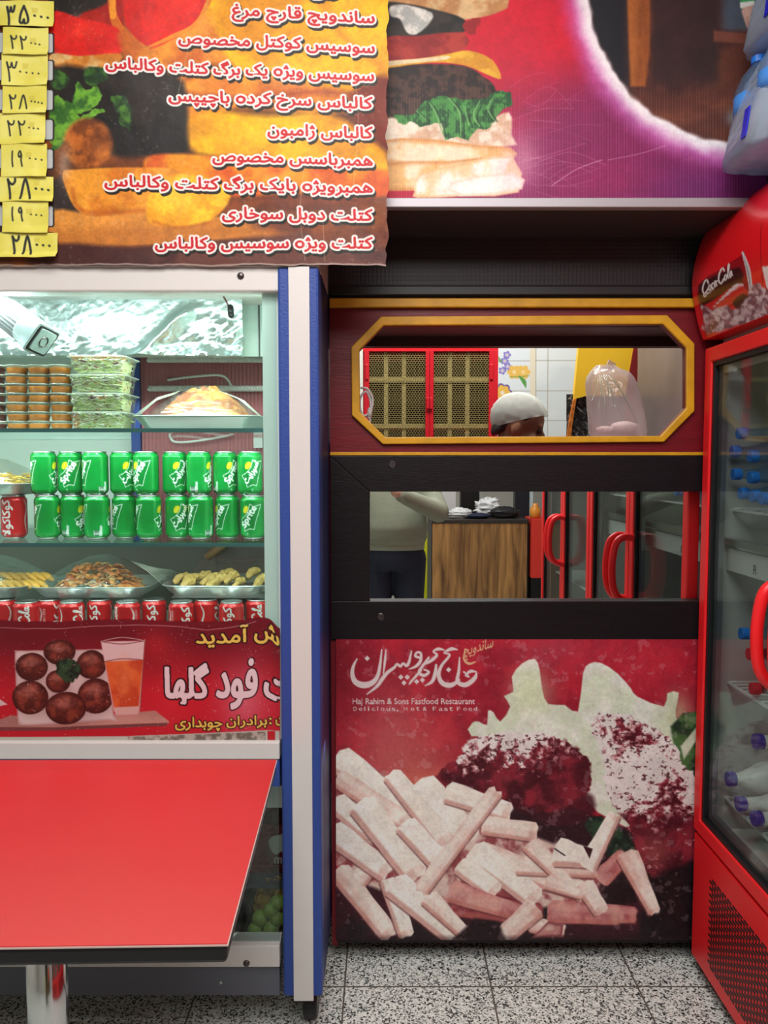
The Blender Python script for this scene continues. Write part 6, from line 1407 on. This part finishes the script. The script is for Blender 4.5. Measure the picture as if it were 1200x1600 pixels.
# ---- kitchen worker, seen from the side through the hatch
hc = at(812, 668, 2.98)
wk = thing('person', (hc.x - .06, 2.98, 0), 'kitchen worker in a white hairnet and red shirt, seen in profile through the hatch', 'person')
skin = mat('warm_brown_skin', (138, 92, 72), .5, sss=.1)
mb = B(); q, R = head(mb, hc, (.93, -.16, -.30), (.32, 0, .95), 1.0)
nb = V((hc.x - .055, 2.98, hc.z - .20)); mb.cap(q(0, -.02, -.05), nb, .052, .058)
sh = nb + V((-.03, 0, -.05)); mb.cap(sh + V((0, .15, 0)), sh + V((0, -.15, 0)), .06, .06); hip = V((hc.x - .13, 2.98, .95)); mb.cap(sh, hip, .13, .14)
for sg in (-1, 1):
    s0 = sh + V((0, sg * .17, -.01)); e0 = s0 + V((.08, sg * .05, -.28)); w0 = e0 + V((.23, -sg * .05, -.06)); mb.cap(s0, e0, .052, .042); mb.cap(e0, w0, .041, .028); hand(mb, w0, (1, -sg * .1, -.15), (0, -sg, .3), (0, 0, -1))
    k0 = V((hip.x + .03, 2.98 + sg * .09, .50)); f0_ = V((hip.x, 2.98 + sg * .09, .08)); mb.cap(hip + V((0, sg * .09, -.03)), k0, .085, .058); mb.cap(k0, f0_, .056, .040); mb.cap(f0_ + V((0, 0, -.035)), f0_ + V((.15, 0, -.045)), .042, .034)
figure(mb, 'body', skin, wk, .008, 5)
mb = B(); mb.ball(q(0, -.014, .034), .086, .112, .098, 56, rot=R)
fwd = R.col[1]; upv = R.col[2]; bmesh.ops.bisect_plane(mb.bm, geom=mb.bm.verts[:] + mb.bm.edges[:] + mb.bm.faces[:], plane_co=q(0, .0, .022), plane_no=-(upv * .86 - fwd * .50).normalized(), clear_outer=True)
for v in mb.bm.verts: v.co += (v.co - q(0, -.014, .034)).normalized() * rnd.uniform(-.0022, .0022)
hn = clear('hairnet_fabric', (235, 238, 236), .5, .0, .1, bump=.6, bscale=60, haze=.72, hazecol=(222, 226, 222))
hnet = mb.build('hairnet', hn, wk, smooth=True)
mb = B(); mb.ball(q(0, -.02, .040), .080, .098, .085, 28, rot=R); mb.ball(q(0, -.07, -.03), .058, .035, .045, 16, rot=R); bmesh.ops.bisect_plane(mb.bm, geom=mb.bm.verts[:] + mb.bm.edges[:] + mb.bm.faces[:], plane_co=q(0, .0, .004), plane_no=-(R.col[2] * .80 - R.col[1] * .60).normalized(), clear_outer=True); bmesh.ops.holes_fill(mb.bm, edges=mb.bm.edges[:]); figure(mb, 'hair', mat('dark_hair', (34, 28, 28), .6), wk, .008, 3)
for sg in (-1, 1): B().ball(q(sg * .031, .074, .004), .0125, .0115, .0105, 12).build('eye', mat('eye_dark', (60, 44, 40), .2), wk, smooth=True)
mb = B(); mb.cap(sh + V((.01, .16, 0)), sh + V((.01, -.16, 0)), .072, .072); mb.cap(sh, hip, .142, .152); mb.ball(nb + V((0, 0, -.03)), .075, .075, .04, 20)
for sg in (-1, 1): s0 = sh + V((0, sg * .17, -.01)); e0 = s0 + V((.05, sg * .03, -.17)); mb.cap(s0, e0, .064, .060)
figure(mb, 'shirt', mat('red_shirt', (206, 30, 44), .7, bump=.15, bscale=20), wk, .010, 6)
mb = B()
for sg in (-1, 1): k0 = V((hip.x + .03, 2.98 + sg * .09, .50)); mb.cap(hip + V((0, sg * .08, .0)), k0, .105, .072); mb.cap(k0, V((hip.x, 2.98 + sg * .09, .10)), .070, .055)
figure(mb, 'trousers', mat('dark_trousers', (40, 42, 52), .8), wk, .011, 5)
# ================================================================== BEHIND THE CAMERA (seen in the mirror)
# ---- the photographer
BX = 0.055; BYp = -0.42
ph = thing('person', (BX, BYp, 0), 'photographer in a grey green sweatshirt and navy trousers, seen in the wall mirror', 'person')
mb = B(); hcp = V((BX - .01, -.40, 1.60)); q, R = head(mb, hcp, (0, 1, -.15), (0, .12, 1), .98)
mb.cap(q(0, -.02, -.06), V((BX, -.43, 1.40)), .052, .060)
shp = V((BX, -.43, 1.36)); hipp = V((BX, -.42, .92)); mb.cap(shp + V((-.15, 0, 0)), shp + V((.15, 0, 0)), .06, .06); mb.cap(shp + V((0, 0, -.05)), hipp + V((0, 0, .04)), .105, .115)
ARMS = {}
for sg in (-1, 1):
    s0 = shp + V((sg * .185, 0, -.01)); e0 = V((BX + sg * .27, -.26, 1.16)); w0 = V((-.02 + sg * .085, -.055, 1.285))
    ARMS[sg] = (s0, e0, w0); mb.cap(s0, e0, .055, .044); mb.cap(e0, w0, .043, .028)
    hand(mb, w0, (-sg * .35, .25, 1), (-sg * .2, -1, .2), (-sg * .9, .5, 0), .92)
    k0 = V((BX + sg * .105, -.40, .49)); f0_ = V((BX + sg * .115, -.43, .08)); mb.cap(hipp + V((sg * .09, 0, -.03)), k0, .095, .06); mb.cap(k0, f0_, .058, .042); mb.cap(f0_ + V((0, 0, -.035)), f0_ + V((sg * .02, .16, -.045)), .042, .034)
figure(mb, 'body', mat('light_skin', (206, 158, 136), .5, sss=.1), ph, .007, 4)
mb = B(); mb.ball(q(0, -.022, .048), .082, .098, .084, 28, rot=R); figure(mb, 'hair', mat('black_hair', (26, 22, 22), .6), ph, .008, 4)
for sg in (-1, 1): B().ball(q(sg * .031, .072, .004), .0115, .0115, .0105, 12).build('eye', mat('eye_dark', (50, 40, 36), .2), ph, smooth=True)
sw = mat('grey_green_knit', (142, 148, 130), .85, bump=.5, bscale=9, stretch=(1, 1, 2.2), var=.05, vscale=30)
mb = B()
def oval(mb, rows, n=40):
    loft(mb, [[V((cx_ + rx * math.cos(2 * math.pi * k / n) * (1 + 0 * k), cy_ + ry * math.sin(2 * math.pi * k / n), z_)) for k in range(n)] for cx_, cy_, z_, rx, ry in rows])
oval(mb, [(BX, -.43, .95, .197, .148), (BX, -.42, .99, .212, .165), (BX, -.41, 1.06, .214, .175), (BX, -.415, 1.15, .208, .165), (BX, -.425, 1.25, .205, .145), (BX, -.43, 1.34, .20, .12), (BX, -.43, 1.40, .15, .09), (BX, -.43, 1.43, .075, .07)])
for sg in (-1, 1):
    s0, e0, w0 = ARMS[sg]; mb.cap(s0, e0, .078, .066); w1 = e0 + (w0 - e0) * .86; mb.cap(e0, w1, .064, .044)
    for k in range(3): p = e0 + (w0 - e0) * (.25 + .2 * k); mb.ball(p, .056 - .006 * k, .05, .05, 14)
swo = figure(mb, 'sweatshirt', sw, ph, .010, 5)
mb = B(); oval(mb, [(BX, -.43, .918, .190, .142), (BX, -.43, .925, .197, .148), (BX, -.43, .955, .199, .150), (BX, -.43, .962, .194, .145)]); mb.build('hem_band', mat('ribbed_hem', (158, 164, 146), .85, bump=.4, bscale=120), swo, smooth=True)
mb = B(); oval(mb, [(BX, -.42, .80, .19, .145), (BX, -.42, .86, .196, .15), (BX, -.42, .95, .18, .13)])
for sg in (-1, 1): k0 = V((BX + sg * .105, -.40, .49)); mb.cap(hipp + V((sg * .095, 0, -.06)), k0, .115, .082); mb.cap(k0, V((BX + sg * .115, -.43, .09)), .080, .066)
figure(mb, 'trousers', mat('navy_trousers', (34, 40, 56), .85, bump=.4, bscale=10), ph, .011, 5)
for sg in (-1, 1):
    f0_ = V((BX + sg * .115, -.43, .08)); mb = B(); mb.cap(f0_ + V((0, -.03, -.035)), f0_ + V((sg * .02, .17, -.045)), .045, .036); mb.box(f0_.x - .05, f0_.x + .055, -.50, -.24, 0.001, .02)
    figure(mb, 'shoe', mat('black_shoe', (26, 26, 28), .5), ph, .008, 4)
o = B().box(-.058, .018, -.013, -.005, 1.315, 1.468).build('phone', M['black'], None, bevel=.003); centre(o); tag(o, 'black phone held up by the photographer', 'phone')

# ---- counter
def vx(px, Yr): return (px - 600) / F * (2 * PY + abs(Yr))
def vz(py, Yr): return H - (py - 726.6) / F * (2 * PY + abs(Yr))
YCt = -1.5
ct = thing('counter', ((vx(675, YCt) + vx(828, YCt)) / 2, YCt - .3, 0), 'counter with a brown wood grain panel and dark top, seen in the mirror', 'counter')
def wood():
    m = mat('brown_wood_panel', (130, 92, 54), .45); nt = m.node_tree; L = nt.links; b = nt.nodes['Principled BSDF']; tc = nt.nodes.new('ShaderNodeTexCoord'); mp = nt.nodes.new('ShaderNodeMapping'); mp.inputs['Scale'].default_value = (14, 1, 1.4); L.new(tc.outputs['Object'], mp.inputs[0])
    n = nt.nodes.new('ShaderNodeTexNoise'); n.inputs['Scale'].default_value = 1.6; n.inputs['Detail'].default_value = 7; n.inputs['Distortion'].default_value = .8; L.new(mp.outputs[0], n.inputs[0])
    r = nt.nodes.new('ShaderNodeValToRGB'); e = r.color_ramp.elements; e[0].position = .3; e[1].position = .72; e[0].color = [float(v) for v in lin((92, 62, 38))] + [1]; e[1].color = [float(v) for v in lin((186, 138, 82))] + [1]; L.new(n.outputs['Fac'], r.inputs[0]); L.new(r.outputs[0], b.inputs['Base Color']); return m
xa_, xb_ = vx(675, YCt), vx(828, YCt); zt_ = vz(812, YCt)
B().box(xa_ + .006, xb_ - .012, YCt - .02, YCt, .02, zt_ - .03).build('front_panel', wood(), ct)
B().box(xa_, xb_, YCt - .6, YCt + .006, zt_ - .03, zt_).build('counter_top', mat('dark_counter_top', (52, 46, 44), .4), ct, bevel=.004)
B().box(xa_, xa_ + .006, YCt - .58, YCt, 0, zt_ - .03).build('side_edge', M['black'], ct); B().box(xb_ - .012, xb_, YCt - .58, YCt, 0, zt_ - .03).build('side_edge', M['black'], ct)
def lump(name, c, rx, ry, rz, m, label, cat, seed, amp=.35):
    n = 40; u = np.linspace(.02, np.pi - .02, n); a = np.linspace(0, 2 * np.pi, n * 2, endpoint=False); A, U = np.meshgrid(a, u)
    k = 1 + amp * (np.abs(fbm(A * 30 / np.pi + 5 * np.cos(A), U * 30, 7, seed, 3) - .5) * 2 - .3)
    P = np.stack([c[0] + rx * np.sin(U) * np.cos(A) * k, c[1] + ry * np.sin(U) * np.sin(A) * k, np.maximum(c[2] + rz * np.cos(U) * k, c[2] - rz * .8)], -1)
    o = gridmesh(name, P, np.ones(P.shape) * .8, m, wrap=True); centre(o); return tag(o, label, cat)
wb = mat('white_crumpled_plastic', (216, 218, 220), .4, bump=.8, bscale=30)
def on(px, w_, h_, dY): return (vx(px, YCt - dY), YCt - dY, zt_ + h_ * .8)
lump('plastic_bag', on(719, 0, .045, .15), .10, .08, .045, wb, 'white crumpled plastic bag at the left of the mirrored counter top', 'plastic bag', 3)
lump('plastic_bag', on(764, 0, .085, .30), .11, .08, .085, wb, 'bigger white crumpled bag at the back of the mirrored counter top', 'plastic bag', 5, .6)
lump('cloth_cap', on(749, 0, .025, .10), .09, .07, .025, mat('navy_cloth', (32, 36, 62), .7), 'dark blue cap lying at the front of the mirrored counter top', 'cap', 7, .15)
lump('leather_bag', on(790, 0, .05, .16), .12, .07, .05, mat('black_leather', (34, 34, 36), .4), 'black folded bag on the right half of the mirrored counter top', 'bag', 9, .25)
o = B().box(vx(702, YCt - .5) - .10, vx(702, YCt - .5) + .05, YCt - .55, YCt - .4, zt_, zt_ + .20).build('paper_box', mat('white_box', (206, 204, 204), .6), None, bevel=.004); centre(o); tag(o, 'white box at the left rear of the mirrored counter top', 'box')
o = B().box(vx(731, YCt - .5) - .06, vx(731, YCt - .5) + .09, YCt - .56, YCt - .42, zt_, zt_ + .32).build('till_screen', M['black'], None, bevel=.01); centre(o); tag(o, 'black upright till screen at the rear of the mirrored counter', 'till')
# right of the counter
Yr = -1.45
rx0, rx1 = vx(833, Yr), vx(852, Yr)
o = B().box(rx0, rx1 + .2, Yr - .3, Yr, vz(905, Yr), vz(811, Yr)).build('red_panel_box', mat('orange_red_box', (216, 54, 44), .5), None, bevel=.003)
b2 = B().box(rx0, rx1 + .2, Yr - .3, Yr - .004, 0, vz(905, Yr)).build('box_base', M['black'], o); centre_keep = None
tag(o, 'orange red cabinet on a black base right of the mirrored counter', 'cabinet')
o = B().lathe([(.03, 0), (.04, .01), (.042, .07), (.02, .09), (.022, .11), (.0001, .112)], (vx(841, Yr) , Yr - .08, vz(811, Yr) + .001), 24).build('sauce_jar', mat('amber_jar', (214, 140, 50), .3), None, smooth=True); centre(o); tag(o, 'amber jar standing on the orange red cabinet in the mirror', 'jar')
o = B().box(vx(829, -2.0), vx(833, -2.0), -2.02, -1.98, 0, 2.99).build('post', mat('pale_post', (196, 212, 216), .5)); centre(o); tag(o, 'thin pale post behind the right end of the mirrored counter', 'post')
o = B().box(vx(806, -2.2), vx(829, -2.2), -2.3, -2.2, 0, 2.0).build('dark_cupboard', mat('dark_cupboard', (38, 38, 46), .4), None); centre(o); tag(o, 'tall dark cupboard behind the mirrored counter', 'cupboard')
o = B().box(vx(655, -2.6), vx(676, -2.6), -2.7, -2.5, 0, vz(832, -2.6)).build('crate_stack', mat('neon_yellow', (224, 226, 30), .5), None, bevel=.01); centre(o); tag(o, 'bright yellow crate stack beside the mirrored counter', 'crate')
